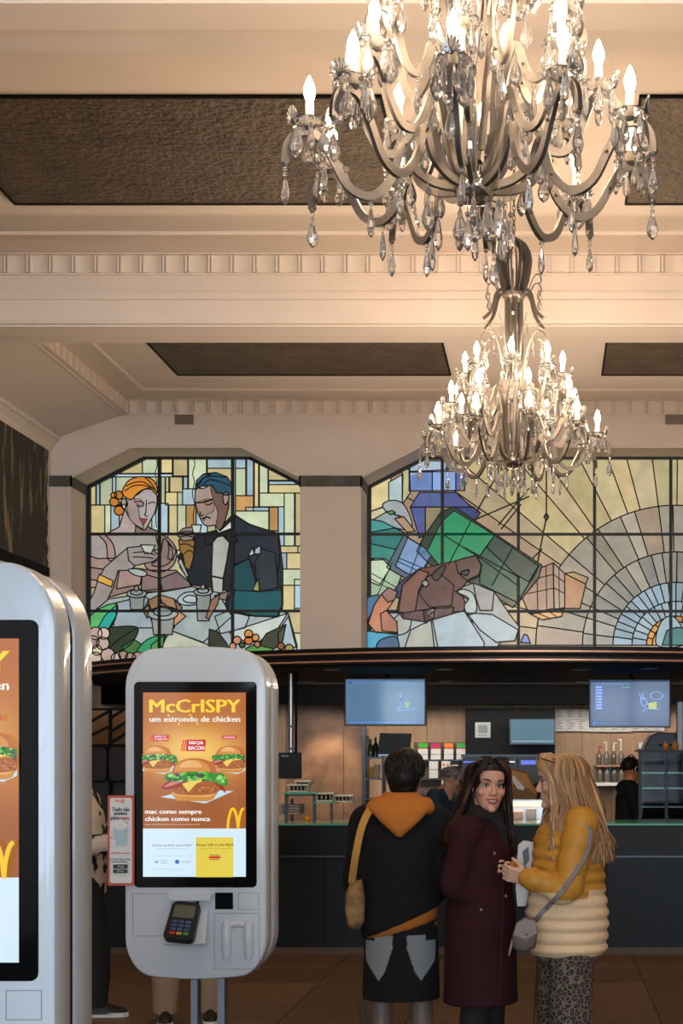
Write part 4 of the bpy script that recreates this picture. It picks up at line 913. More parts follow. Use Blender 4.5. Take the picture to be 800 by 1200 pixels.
# hanging screens
def tv(x0, y0, x1, y1, d, label, which):
    c = P((x0+x1)/2, (y0+y1)/2, d); t = thing('hanging_screen', label, 'screen', c, 0, 'queue screens above the counter')
    w, h = (x1-x0)/F*d, (y1-y0)/F*d
    b = bev(MB().box(-w/2, w/2, 0, .05, -h/2, h/2).obj('casing', mat('tv_black', rgb(22, 34, 46), .3), t), .006)
    MB().tube([(0.02, .06, h/2-.1), (0.02, .06, ZS-c.z)], .018, 10).obj('pole', matblack, t, 40)
    to = lambda u, v: ((u-.5)*(w-.03), (.5-v)*(h-.03)); p = Print(to, -.001); q = MATS.get('tv_light') or mat_attr('tv_light', .06, emit=1.0, spec=.3)
    if which == 0:
        p.rect(0, 0, 1, 1, (84, 118, 150)); p.circ(.05, .065, .022, .04, (40, 90, 190), 12); p.text('Pedidos em preparacao  Levantar aqui', .1, .9, .055, .085, (90, 150, 236), .0)  # pale blue base raised to carry the window reflections in the screen colour
        p.rect(.05, .945, .9, .97, (70, 130, 220)); p.text('Acompanhe o seu pedido neste ecra', .1, .8, .948, .967, (150, 190, 240), .0)
        p.arcline([(.69, .3), (.70, .6), (.67, .62), (.66, .7)], .014, (110, 160, 240)); p.poly([(.74, .5), (.82, .5), (.8, .64), (.76, .64)], (110, 170, 130)); p.arcline([(.66, .7), (.9, .66)], .012, (110, 160, 240)); p.circ(.70, .45, .02, .05, (60, 90, 170), 10)
    else:
        p.rect(0, 0, 1, 1, (30, 60, 104)); p.text('Pedidos', .06, .5, .05, .075, (90, 150, 220), .0); p.text('Prontos', .4, .5, .12, .155, (70, 190, 130), .02)
        for i in range(8): p.rect(.06, .115+.067*i, .15, .165+.067*i, (70, 110, 214)); p.text(str((127, 131, 134, 136, 140, 142, 145, 148)[i]), .075, .135, .122+.067*i, .158+.067*i, (170, 196, 250), .03)
        p.arcline([(.62, .28), (.66, .42)], .012, (120, 160, 240)); p.arcline([(.66, .26), (.68, .42)], .012, (120, 160, 240)); p.arcline([(.63, .38), (.70, .40), (.72, .5), (.68, .58), (.64, .5), (.64, .4)], .012, (120, 160, 240))
        e = [(.84+.08*math.cos(a), .33+.085*math.sin(a)) for a in [2*PI*i/18 for i in range(19)]]; p.arcline(e, .012, (120, 160, 240)); p.circ(.84, .33, .05, .05, (60, 50, 60), 14)
        p.poly([(.73, .5), (.84, .46), (.84, .63), (.74, .63)], (170, 180, 50)); p.arcline([(.66, .68), (.72, .6), (.82, .63), (.88, .62)], .012, (120, 160, 240))
        p.circ(.045, .945, .016, .03, (60, 110, 230), 10); p.text('O numero do pedido aparece no ecra. Obrigado pela visita', .08, .93, .935, .962, (80, 150, 236), .0)
    p.m.obj('screen_picture', q, b, fix=False)
    return t
tv(403.5, 794.5, 499, 850.5, 13.4, 'hanging screen on the left, pale blue window reflections across it', 0)
tv(690, 796, 785.5, 852.5, 13.4, 'hanging screen on the right, dark blue with a column of order numbers', 1)
# ---- left: pole monitor, glass rack with trays
t = thing('pole_monitor', 'small black monitor on a steel pole in front of the oak panel', 'monitor', P(340, 912, 13.2)); d = 13.2
part('monitor_body', t, 322, 882, 352.5, 912.5, d, .05, black, .006); part('label_strip', t, 329.5, 884.5, 338, 887, d-.003, .004, mat('grey_label', rgb(110, 120, 130), .5))
L = t.location; m = MB().tube([(0, .04, .02), (0, .04, ZS-L.z)], .022, 10); m.obj('pole', steel, t, 40); MB().tube([(.045, .05, .1), (.045, .05, ZS-L.z)], .012, 8).obj('conduit', matblack, t, 40)
for y in (850, 876): part('clamp', t, 336, y, 345, y+2.4, d, .07, darksteel)
t = thing('glass_rack', 'low steel framed glass shelf on the counter carrying white baskets', 'shelf', P(350, 966, 12.55)); d = 12.55
for x in (335, 368): part('leg', t, x-1.8, 930, x+1.8, 966, d, .025, darksteel)
for x in (342, 388): part('leg', t, x-1.3, 936, x+1.3, 964, d+.25, .025, darksteel)
part('shelf_plate', t, 332, 928, 371, 930.5, d-.02, .32, glass_edge); part('shelf_plate', t, 368, 939.5, 392, 941.5, d-.02, .32, glass_edge); part('rail', t, 335, 930.5, 369, 933, d, .02, darksteel)
def basket(x0, y0, x1, y1, d, label):
    c = P((x0+x1)/2, y1, d); w, h = (x1-x0)/F*d, (y1-y0)/F*d; t = thing('basket', label, 'basket', c, 0, 'white baskets behind the counter')
    wp = mat('basket_white', rgb(222, 214, 204), .5); m = MB(); o = lambda k, z: [(-w/2*k, 0, z), (w/2*k, 0, z), (w/2*k, .18*k, z), (-w/2*k, .18*k, z)]
    m.add(o(.86, 0)+o(1, h)+o(.95, h)+o(.82, .012), [(0, 1, 2, 3), (0, 1, 5, 4), (1, 2, 6, 5), (2, 3, 7, 6), (3, 0, 4, 7), (4, 5, 9, 8), (5, 6, 10, 9), (6, 7, 11, 10), (7, 4, 8, 11), (8, 9, 13, 12), (9, 10, 14, 13), (10, 11, 15, 14), (11, 8, 12, 15), (12, 13, 14, 15)])
    m.obj('tub', wp, t); MB().box(-w/2*1.03, w/2*1.03, -.008, 0, h-.014, h).obj('rim', wp, t)
    n = max(3, int(w/.035)); g_ = MB()
    for i in range(n): g_.box(-w/2*.9+w*.9*i/n+.006, -w/2*.9+w*.9*(i+.6)/n, -.003, .01, h*.25, h*.7)
    g_.obj('slots', mat('basket_shadow', rgb(150, 140, 128), .7), t)['kind'] = 'stuff'
basket(337, 919, 361, 928, 12.62, 'white slotted basket on the upper glass shelf'); basket(345, 914.5, 364, 921, 12.7, 'white basket tipped behind the upper shelf basket')
basket(369, 929, 391, 939.3, 12.55, 'white slotted basket with small items on the lower glass shelf'); basket(390, 931.5, 413.5, 940, 12.6, 'plain white tub at the right end of the lower shelf')
for i in range(4): simple('tray_stack', ['lowest of four stacked grey trays under the glass shelf', 'second of four stacked grey trays under the glass shelf', 'third of four stacked grey trays under the glass shelf', 'topmost of four stacked grey trays under the glass shelf'][i], 'tray', 327, 952-3*i, 351, 954.5-3*i, 12.6, .25, mat('tray_grey%d' % (i % 2), rgb(158-10*(i % 2), 148-10*(i % 2), 142), .5), .004, 'stacked grey trays')
o = MB().ball((0, .03, .032), (.032, .032, .034), 14, 8).obj('sauce_tub', mat('amber_sauce', rgb(220, 150, 40), .4), None, 60, P(359, 964, 12.5)); tag(o, 'small round amber sauce tub on the counter under the shelf', 'tub')
simple('bread_slab', 'flat orange brown packet lying on the glass counter edge', 'packet', 341, 963.5, 360, 966, 12.25, .12, mat('packet_tan', rgb(196, 140, 86), .6), .004)
# ---- till monitor, bottles by it
t = thing('till_monitor', 'black till monitor tilted behind the dark haired customer', 'monitor', P(462, 886, 13.6)); d = 13.6
m = MB().prism([(Xp(445, d)-t.location.x, Zp(859, d)-t.location.z), (Xp(482, d)-t.location.x, Zp(859.5, d)-t.location.z), (Xp(479, d)-t.location.x, 0), (Xp(442, d)-t.location.x, 0)], 0, .04); m.obj('monitor_body', black, t)
part('stand', t, 458, 886, 464, 962, d+.02, .05, black); part('light_bar', t, 443, 884, 466, 885.4, d-.01, .01, mat('pale_blue_glow', rgb(140, 180, 210), .4, emit=.6))
for i, (x, y0, y1, c, l) in enumerate(((434, 866, 887, (60, 84, 60), 'dark green bottle left of the till monitor'), (440, 864, 887, (36, 56, 42), 'taller dark green bottle beside the till monitor'))):
    h = (y1-y0)/F*14.4; r = .026; b = MB().lathe([(r, 0), (r, h*.6), (r*.4, h*.75), (r*.4, h)], 12).obj('bottle', mat('bottle_green%d' % i, rgb(*c), .15), None, 50, P(x, y1, 14.4)); tag(b, l, 'bottle', 'green bottles')
t = thing('side_shelf', 'narrow oak shelf unit with bottles and cups beside the stone panel', 'shelf', P(436, 960, 14.3)); d = 14.3
for y in (887, 912, 935): part('shelf_board', t, 428, y, 447, y+2, d, .3, darksteel)
for x in (427, 447): part('upright', t, x, 862, x+1.3, 990, d, .3, darksteel)
for i, (x, y, c, l) in enumerate(((434, 899, (222, 160, 60), 'amber tub on the narrow side shelf'), (441, 896, (214, 196, 170), 'cream cup on the narrow side shelf'), (434, 880.5, (226, 214, 196), 'white cup stack on the upper side shelf'))):
    yb = 912 if y > 890 else 887; h = (yb-y)/F*14.35; b = MB().lathe([(.024, 0), (.03, h), (.026, h), (.02, .005)], 12).obj('cup', mat('cup%d' % i, rgb(*c), .5), None, 50, (Xp(x, 14.35), 14.42, Zp(yb, 14.35))); tag(b, l, 'cup', 'cups on the side shelf')
simple('prep_table', 'dark back table under the till monitor behind the counter', 'table', 428, 962, 500, 1040, 13.5, .35, matblack, .006)
# ---- wall of box dispensers
t = thing('box_dispenser_rack', 'wall rack of white carton slots under green, magenta and orange header cards', 'rack', P(517, 935, 16)); d = 16
part('back_board', t, 485, 870, 546, 948, d+.12, .02, mat('rack_brown', rgb(104, 84, 70), .6))
for r, y in enumerate((890.5, 912.5, 931)): part('shelf_board', t, 486, y, 546, y+1.4, d, .13, darksteel)
hc = [(50, 190, 40), (200, 40, 110), (250, 130, 30), (60, 180, 60)]
for i, (x0, x1) in enumerate(((489.5, 501), (504.5, 516), (520, 531), (534.5, 545.5))):
    hp = part('header_card', t, x0+.5, 871, x1-.5, 876.5, d, .03, mat('header%d' % i, rgb(*hc[i]), .5)); part('header_foot', hp, x0+.5, 876, x1-.5, 877.5, d-.004, .03, mat('rust', rgb(170, 84, 40), .6))
    part('carton', t, x0, 877.5, x1, 884, d-.02, .12, paper, .004); part('carton', t, x0, 884.4, x1, 890.2, d-.03, .12, paper, .004)
for i, (x0, x1) in enumerate(((502.5, 513), (517, 527.5))):
    c = part('carton', t, x0, 892, x1, 901.5, d-.02, .12, paper, .004); part('carton', t, x0, 902, x1, 912, d-.03, .12, paper, .004)
    if i: part('orange_mark', c, x0+1.5, 895, x0+4, 897.5, d-.023, .004, mat('header2', rgb(250, 130, 30), .5)); part('orange_mark', c, x1-4, 895, x1-1.5, 897.5, d-.023, .004, MATS['header2'])
part('carton', t, 517, 914, 531, 928, d-.02, .12, paper, .004); part('orange_mark', t, 526, 923, 530, 927, d-.024, .004, MATS['header2'])
for y in (896, 907): part('paper_strip', t, 529, y, 537, y+1.6, d-.01, .1, paper)
# ---- dark equipment wall with poster and screen
t = thing('equipment_wall', 'black equipment cabinet wall with framed notice behind the counter', 'cabinet', P(597, 1000, 15.9)); d = 15.9
part('cabinet_body', t, 545, 830, 650, 1000, d, .4, mat('cabinet_black', rgb(14, 18, 22), .6, spec=.2))
part('ledge', t, 540, 884, 650, 887.5, d-.15, .2, mat('ledge_blue', rgb(44, 58, 70), .4))
n_ = part('notice', t, 556.5, 846.5, 574.5, 864.5, d-.02, .02, mat('notice_grey', rgb(176, 182, 184), .5)); part('notice_drawing', n_, 560, 849.5, 571, 859, d-.024, .004, mat('notice_ink', rgb(130, 138, 142), .6)); part('notice_line', n_, 560, 861, 571, 862, d-.024, .004, MATS['notice_ink'])
for k, (x0, x1) in enumerate(((541, 585), (588, 603), (606, 650))):
    part('machine_bay', t, x0, 888, x1, 960, d-.14, .14, mat('machine_dark', rgb(20, 24, 30), .4)); 
    part('bay_frame', t, x1, 888, x1+2, 960, d-.16, .1, mat('bay_frame', rgb(40, 62, 82), .4))
part('bay_screen', t, 610, 891, 639, 896, d-.155, .01, mat('bay_screen', rgb(70, 90, 200), .3, emit=.55)); part('bay_bar', t, 585, 892, 603, 893.6, d-.17, .03, steel); part('bay_stem', t, 593, 893, 596, 906, d-.17, .03, steel)
part('bay_screen', t, 543, 892, 560, 894, d-.155, .01, MATS['bay_screen'])
t = thing('kitchen_screen', 'blue grey order screen mounted on the black equipment cabinet', 'screen', P(623, 872.5, 15.6)); d = 15.6
part('screen_frame', t, 596.5, 842, 650.5, 873, d, .06, mat('tv_black', rgb(22, 34, 46), .3), .006); part('display', t, 598.5, 843.5, 649, 871, d-.003, .006, mat('idle_display', rgb(66, 92, 108), .5, emit=.6, spec=.1)); part('display_line', t, 600, 868, 648, 869, d-.005, .004, mat('idle_line', rgb(110, 140, 160), .3, emit=.5)); part('bracket', t, 618, 850, 628, 866, d+.06, .25, matblack)
# ---- warmer with lit shelves
t = thing('food_warmer', 'food warmer with glowing heat strips between the two women', 'warmer', P(608, 966, 12.95)); d = 12.95
part('cabinet_body', t, 566, 975, 640, 1103, d, .3, black); wm = mat('heat_glow', (1, .62, .34, 1), .4, emit=2.2)
for y in (937, 961): part('shelf_board', t, 566, y, 640, y+2.2, d, .3, steel)
for y in (939.3, 943): part('heat_strip', t, 578, y, 634, y+1.5, d+.02, .03, wm)
part('back_panel', t, 566, 939, 640, 961, d+.28, .02, steel); part('front_panel', t, 566, 963.5, 640, 975, d, .02, mat('warmer_front', rgb(70, 54, 44), .4))
for i, (x0, x1, y0, c) in enumerate(((585, 598, 953, (226, 200, 160)), (600, 612, 951, (200, 190, 190)), (616, 628, 948, (190, 200, 216)))):
    simple('food_box', ['cream food box on the warmer shelf', 'grey food box in the middle of the warmer shelf', 'pale blue food box at the right of the warmer shelf'][i], 'box', x0, y0, x1, 960.2, 13.05, .12, mat('food_box%d' % i, rgb(*c), .6), .004, 'food boxes in the warmer')
lamp('warmer_light', 'AREA', (Xp(605, 13.2), 13.2, Zp(938.5, 12.95)-.03), 2.0, (1, .6, .32), .5, (0, 0, 0), sizey=.1)
# ---- syrup bottles on two shelves
t = thing('bottle_ledge', 'white ledge under two rows of glass pump bottles on the oak wall', 'shelf', P(716, 921, 15.9)); d = 15.9
part('ledge_board', t, 697, 917, 729, 921, d-.05, .53, paper); part('upper_shelf', t, 697.5, 896.5, 733.5, 898.5, d, .48, mat('shelf_wood', rgb(170, 130, 100), .5)); part('bracket', t, 712, 898, 716, 917, d+.2, .4, darksteel)
sy = [(108, 104, 92), (120, 118, 110), (96, 92, 86), (128, 122, 108)]
cnt = 0
for r, (yb, yt) in enumerate(((896.5, 880), (917, 900))):
    for i in range(4):
        x = 702+8.6*i+(r*1.0); h = (yb-yt)/F*d; t = thing('pump_bottle', ('upper' if r == 0 else 'lower')+' row glass pump bottle, '+['leftmost', 'second from left', 'third from left', 'rightmost'][i]+' above the white ledge', 'bottle', (Xp(x, d), d+.08, Zp(yb, d)), 0, 'pump bottles on the oak wall')
        MB().lathe([(.03, 0), (.034, .01), (.034, h*.68), (.014, h*.9), (.014, h)], 12).obj('bottle_glass', mat('syrup%d' % i, rgb(*sy[i]), .12, trans=.25), t, 50)
        ph = [.05, .10, .09, .13][i] if r == 0 else .02
        m = MB().tube([(0, 0, h), (0, 0, h+ph)], .008, 8).tube([(0, 0, h+ph), (-.035 if i % 2 else .035, -.01, h+ph-.006)], .007, 6); m.obj('pump', mat('pump_red', rgb(170, 60, 40), .5) if i in (0,) else paper, t, 50)
# ---- menu boards
for i, (x0, x1, y0, y1, l) in enumerate(((650.5, 689.5, 831.5, 843, 'upper left white menu card above the oak wall'), (650.5, 663.5, 843.4, 857, 'narrow lower white menu card left of the right hanging screen'), (664, 689.8, 843.4, 857, 'wide lower white menu card left of the right hanging screen'), (690, 740, 846, 857.5, 'white menu card strip below the right hanging screen'), (740.4, 778, 846, 856.5, 'last white menu card strip right below the screen'))):
    t = thing('menu_card', l, 'menu', P(x0, y1, 16.3), 0, 'white menu cards'); part('card', t, x0, y0, x1, y1, 16.3, .02, paper)
    p = Print(lambda u, v: (Xp(u, 16.3)-t.location.x, Zp(v, 16.3)-t.location.z), -.001); n = int((x1-x0)//12) or 1
    for k in range(n):
        xx = x0+1.2+(x1-x0-1)*k/n
        for r in range(int((y1-y0-2)//2.1)): p.rect(xx, y0+1.4+2.1*r, xx+random.uniform(4, 8), y0+2.2+2.1*r, random.choice([(120, 116, 110), (150, 140, 120), (170, 150, 90), (130, 130, 130)]))
    p.m.obj('print_lines', cardm, t, fix=False)['kind'] = 'stuff'
simple('wall_switch_panel', 'small white square panel on the oak wall near the oven hood', 'panel', 748, 870, 756, 877, 16.3, .03, paper)
# ---- display case at the right with hood and amber bottles
t = thing('display_case', 'tall dark framed glass display case at the right end of the counter', 'display case', P(775, 964, 12.5)); d = 12.5; cf = mat('case_frame', rgb(20, 30, 37), .4, spec=.3)
for x in (748, 779): part('post', t, x, 880, x+3.2, 964, d, .035, cf)
for x in (751, 860): part('post', t, x, 881, x+3, 964, d+.5, .035, cf)
part('post', t, 866, 880, 869, 964, d, .035, cf)
for y in (880, 962): part('rail', t, 748, y, 869, y+2.6, d-.004, .05, cf)
part('top_plate', t, 748, 878.8, 869, 880.2, d-.02, .6, cf); part('pane', t, 751.5, 882.6, 779, 962, d+.012, .006, glass); part('pane', t, 782.5, 882.6, 866, 962, d+.012, .006, glass)
part('back_panel', t, 751, 882, 869, 964, d+.54, .02, mat('case_back', rgb(9, 16, 21), .6, spec=.1))
for y in (905, 923, 945): part('shelf', t, 752, y, 867, y+1.4, d+.05, .46, glass_edge)
part('floor_plate', t, 750, 960, 869, 964, d, .55, cf)
t = thing('oven_hood', 'dark rounded oven hood rising behind the display case', 'hood', P(790, 990, 14.4)); d = 14.4
m = MB().prism([(Xp(a, d)-t.location.x, Zp(b, d)-t.location.z) for a, b in ((754, 880), (757, 872), (763, 862), (770, 858.5), (860, 858), (860, 990), (754, 990))], 0, .6); bev(m.obj('hood_shell', mat('hood_dark', rgb(46, 52, 58), .4), t), .01); part('vent_slot', t, 772, 872, 800, 874, d-.005, .01, matblack)
for i, (x, h0) in enumerate(((780.5, 868), (791.5, 866))):
    h = (878.8-h0)/F*12.7; t = thing('amber_bottle', ['left amber glass bottle standing on the display case', 'right amber glass bottle standing on the display case'][i], 'bottle', (Xp(x, 12.7), 12.75, Zp(878.8, 12.5)+.001), 0, 'amber bottles'); MB().lathe([(.026, 0), (.03, .01), (.03, h*.55), (.012, h*.72), (.012, h*.9)], 12).obj('bottle_glass', mat('amber_glass', rgb(190, 120, 50), .1, trans=.4), t, 50); MB().lathe([(.014, h*.88), (.014, h)], 10).obj('cap', mat('cap_brown', rgb(90, 60, 40), .5), t, 40)
part_ = None
simple('column_post', 'grey metal post at the right edge of the kitchen by the screen', 'post', 793, 822, 800, 880, 14.2, .08, mat('post_pale', rgb(130, 132, 134), .4, metal=.5))
# ---- dark glazed partition between the kiosks
t = thing('glazed_partition', 'dark framed glass partition with diagonal bars left of the whole kiosk', 'partition', P(130, 1118, 13.0)); d = 13.0
px0, px1 = 84, 172
for x in (px0, 127, px1): part('post', t, x, 830, x+2.6, 1118, d, .05, matblack)
for y in (830, 872, 908): part('rail', t, px0, y, px1, y+2.4, d, .05, matblack)
for x0, x1 in ((px0+2.6, 127), (129.6, px1)): part('pane', t, x0, 832, x1, 872, d+.02, .008, glass)
part('back_board', t, px0, 830, px1, 873, d+.55, .02, mat('warm_board', rgb(176, 132, 100), .6)); part('back_board', t, px0, 873, px1, 1118, d+.12, .02, mat('dark_board', rgb(24, 24, 27), .5))
for (xa, ya), (xb, yb) in (((106, 846), (127, 834)), ((106, 862), (127, 852)), ((129, 858), (170, 832)), ((129, 871), (170, 846)), ((129, 842), (146, 831))):
    a, b = P(xa, ya, d+.03)-t.location, P(xb, yb, d+.03)-t.location; MB().tube([a, b], .012, 4).obj('bar', matblack, t)
for x0, x1 in ((104, 126), (128.5, 150)):
    c = P((x0+x1)/2, 895, d)-t.location; w, h = (x1-x0)/F*d, 40/F*d
    o = [(c.x+x, c.z+z) for x, z in rrect(w, h, .05)]; MB().prism(o, -.03, .01).obj('rounded_panel', mat('panel_gloss', rgb(30, 30, 34), .2), t)
    MB().tube([(x, -.032, z) for x, z in [(c.x+x*1.02, c.z+z*1.02) for x, z in rrect(w, h, .05)]]+[(c.x+w/2*1.02, -.032, c.z)], .006, 6).obj('panel_rim', matblack, t, 60)
part('low_wall', t, 84, 1060, 172, 1118, d-.08, .1, mat('low_wall', rgb(40, 36, 34), .6))
# ---- dark mural on the left wall
d_ = MB(); mural = mat('mural_dark', rgb(50, 42, 35), .6, var=.75, scale=2.2, color2=rgb(40, 33, 27), stretch=(1, 1.6, .6), bump=.4, bscale=12)
nt = mural.node_tree; b = nt.nodes['Principled BSDF']; wv = nt.nodes.new('ShaderNodeTexNoise'); wv.inputs['Scale'].default_value = 3.2; wv.inputs['Detail'].default_value = 6
mp = nt.nodes.new('ShaderNodeMapping'); mp.inputs['Scale'].default_value = (1, 2.4, .55); tc = nt.nodes.new('ShaderNodeTexCoord'); nt.links.new(tc.outputs['Object'], mp.inputs[0]); nt.links.new(mp.outputs[0], wv.inputs[0])
rp = nt.nodes.new('ShaderNodeValToRGB'); rp.color_ramp.elements[0].position = .54; rp.color_ramp.elements[1].position = .68; nt.links.new(wv.outputs[0], rp.inputs[0])
mx = nt.nodes.new('ShaderNodeMix'); mx.data_type = 'RGBA'; nt.links.new(rp.outputs[0], mx.inputs['Factor']); mx.inputs['A'].default_value = rgb(36, 30, 25); mx.inputs['B'].default_value = rgb(150, 130, 96)
old = b.inputs['Base Color'].links[0].from_socket; nt.links.new(old, mx.inputs['A']); nt.links.new(mx.outputs['Result'], b.inputs['Base Color'])
y0, y1, z0, z1 = 7.2, 13.80, 3.52, 4.66; n = 24; edge = [(y1+random.uniform(-.05, .0), z0+(z1-z0)*i/n) for i in range(n+1)]
pts = [(y0, z0)]+edge+[(y0, z1)]
k = len(pts); m = MB().add([(0, y, z) for y, z in pts]+[(.025, y, z) for y, z in pts], [tuple(range(k)), tuple(range(2*k-1, k-1, -1))]+[(i, (i+1) % k, (i+1) % k+k, i+k) for i in range(k)])
o = m.obj('wall_painting', mural, None, None, (XL+.002, 0, 0)); tag(o, 'dark abstract painting with golden streaks high on the left wall', 'painting')
MB().box(0, .04, y0, y1-.02, z0-.09, z0).obj('lower_edge', matblack, o)
# ------------------------------------------------------------------ people
V = Vector
skin_m = mat_attr('skin', .55, bump=.05, bscale=300)
cloth_m = mat_attr('dyed_cloth', .85, spec=.2, bump=.25, bscale=220, var=.05)
puffer_m = mat_attr('puffer_nylon', .5, spec=.35, var=.04, bscale=40)
hair_m = mat_attr('hair_fibre', .5, spec=.22)
eye_w = mat('eye_white', rgb(214, 206, 198), .25); iris_b = mat('iris_brown', rgb(44, 28, 20), .15); brow_m = mat('brow_hair', rgb(34, 24, 20), .7)
lip_m = mat('lip_rose', rgb(150, 72, 66), .4); teeth_m = mat('teeth', rgb(222, 214, 204), .3); blackm = mat('shoe_black', rgb(24, 24, 25), .5); whitem = mat('shoe_white', rgb(206, 204, 200), .5)
def head_solids(m, hc, R, s=1., male=False):
    """skull, jaw, nose, brow, cheeks, ears about hc; the face looks along -Y before R"""
    p = lambda x, y, z: hc+R @ V((x*s, y*s, z*s)); R3 = R
    b = lambda x, y, z, r, n=20: m.ball(p(x, y, z), tuple(q*s for q in r), n, 12, rot=R3)
    b(0, .012, .032, (.076, .096, .092), 28); b(0, -.028, -.022, (.061, .066, .08), 24); b(0, -.038, -.062, (.047, .05, .052))
    b(0, -.079, -.093, (.02, .018, .017)); b(0, -.06, .05, (.058, .04, .045))
    m.tube([p(0, -.088, .018), p(0, -.098, -.004), p(0, -.107, -.022)], [.0075*s, .0085*s, .0108*s], 10, round_=True); b(.011, -.1, -.028, (.009, .011, .008)); b(-.011, -.1, -.028, (.009, .011, .008))
    m.tube([p(-.045, -.07, .03), p(-.02, -.087, .033), p(0, -.088, .03), p(.02, -.087, .033), p(.045, -.07, .03)], .0095*s, 8, round_=True)
    for q in (-1, 1):
        b(q*.04, -.062, -.018, (.023, .022, .022)); m.ball(p(q*.076, .008, 0), (.010*s, .02*s, .031*s), 12, 8, rot=R3)
    b(0, -.086, -.056, (.022, .012, .015))
    m.tube([p(0, .012, -.05), hc+V((0, .03*s, -.17*s))*1.0], [.054*s, .056*s], 16, round_=True)
def face_parts(par, hc, R, s, lip=lip_m, smile=False, browm=brow_m):
    p = lambda x, y, z: hc+R @ V((x*s, y*s, z*s))
    for q in (-1, 1):
        e = MB().ball(p(q*.031, -.0715, .008), (.0150*s, .0125*s, .0088*s), 16, 10, rot=R).obj('eye', eye_w, par, 80)
        MB().ball(p(q*.031-.001, -.0805, .0078), (.0062*s, .0045*s, .0064*s), 12, 8, rot=R).obj('iris', iris_b, e, 80)
        m = MB().tube([p(q*.013, -.083, .007), p(q*.022, -.0865, .0148), p(q*.033, -.086, .0162), p(q*.043, -.080, .0125), p(q*.049, -.074, .009)], [.0014*s, .0022*s, .0025*s, .0022*s, .001*s], 6); m.obj('eyelid', browm, par, 80)
        m = MB().tube([p(q*.013, -.0935, .0285), p(q*.025, -.0935, .0345), p(q*.038, -.0865, .0365), p(q*.05, -.074, .032)], [.0032*s, .004*s, .0034*s, .0016*s], 6, sq=(1, 1)); m.obj('eyebrow', browm, par, 80)
    w = .027 if smile else .023; up = .004 if smile else 0
    m = MB().tube([p(-w, -.083, -.054+up), p(-.012, -.0945, -.0505), p(0, -.097, -.052), p(.012, -.0945, -.0505), p(w, -.083, -.054+up)], [.0015*s, .0035*s, .0036*s, .0035*s, .0015*s], 6)
    lo = -.066 if smile else -.0595
    m.tube([p(-w, -.083, -.055+up), p(-.012, -.0925, lo), p(0, -.0945, lo-.001), p(.012, -.0925, lo), p(w, -.083, -.055+up)], [.0015*s, .004*s, .0048*s, .004*s, .0015*s], 6); m.obj('lips', lip, par, 80)
    if smile: MB().tube([p(-.02, -.0855, -.0555), p(0, -.0945, -.058), p(.02, -.0855, -.0555)], [.0025*s, .0045*s, .0025*s], 6).obj('teeth', teeth_m, par, 80)
def hand_solids(m, wrist, d, nrm, side, curl=.5, s=1.):
    """palm and five fingers; d forward along the hand, nrm out of the palm, side towards the thumb"""
    d = d.normalized(); side = (side-d*side.dot(d)).normalized(); nrm = side.cross(d) if side.cross(d).dot(nrm) > 0 else d.cross(side)
    for k in (-1.5, -.5, .5, 1.5): m.tube([wrist+side*k*.008*s, wrist+d*.05*s+side*k*.0165*s, wrist+d*.083*s+side*k*.0185*s], [.014*s, .0135*s, .0115*s], 8, round_=True)
    for k, L in ((-1.5, .056), (-.5, .071), (.5, .077), (1.5, .068)):
        p = wrist+d*.085*s+side*k*.0195*s; a = curl*.5; q = p; r = .0088
        pts = [p]; 
        for f in (.45, .32, .23):
            dd = d*math.cos(a)+nrm*math.sin(a)+side*k*.03; q = q+dd.normalized()*L*f*s*1.0; pts.append(q); a += curl*.75
        m.tube(pts, [.0092*s, .0086*s, .0078*s, .0066*s], 8, round_=True)
    p = wrist+d*.022*s+side*.022*s; m.tube([p, p+(side*.8+d*.6+nrm*.25).normalized()*.036*s, p+(side*.8+d*.6+nrm*.25).normalized()*.036*s+(side*.35+d*.85+nrm*.35).normalized()*.042*s], [.0135*s, .011*s, .008*s], 8, round_=True)
def shoe(parent, ankle, ang, m1=blackm, m2=whitem, L=.27):
    c, s_ = math.cos(ang), math.sin(ang); fx = lambda y, x, z: (ankle.x+x*c-y*s_, ankle.y+x*s_+y*c, z)      # y forward along ang
    up = MB(); rings = [(-.07, .036, .12), (-.075, .038, .06), (-.03, .042, .115), (.03, .043, .10), (.09, .045, .08), (.14, .045, .066), (.175, .036, .052), (.192, .012, .03)]
    n = 12; vs = []
    for y, w, h in rings:
        for j in range(n):
            a = 2*PI*j/n; z = .02+(h-.02)*max(0, math.sin(a)) if math.sin(a) > 0 else .02
            vs.append(fx(y, w*math.cos(a)*(1 if math.sin(a) <= .2 else .9), z))
    k = len(rings); up.add(vs, [(i*n+j, i*n+(j+1) % n, (i+1)*n+(j+1) % n, (i+1)*n+j) for i in range(k-1) for j in range(n)]+[tuple(range(n)), tuple(range(k*n-1, (k-1)*n-1, -1))])
    so = up.obj('shoe', m1, parent, 70)
    out = [(-.085, 0), (-.075, .032), (-.03, .039), (.05, .04), (.12, .047), (.17, .042), (.2, .018), (.2, -.018), (.17, -.042), (.12, -.047), (.05, -.04), (-.03, -.039), (-.075, -.032)]
    q = len(out); sm = MB().add([fx(y, x, 0) for y, x in out]+[fx(y, x, .028) for y, x in out], [tuple(range(q)), tuple(range(2*q-1, q-1, -1))]+[(i, (i+1) % q, (i+1) % q+q, i+q) for i in range(q)]); sm.obj('sole', m2, so)
    for i in range(4):
        y = .03+.022*i; MB().tube([fx(y, -.03, .062-.004*i), fx(y, 0, .081-.005*i), fx(y, .03, .062-.004*i)], .004, 6).obj('lace', m2, so)
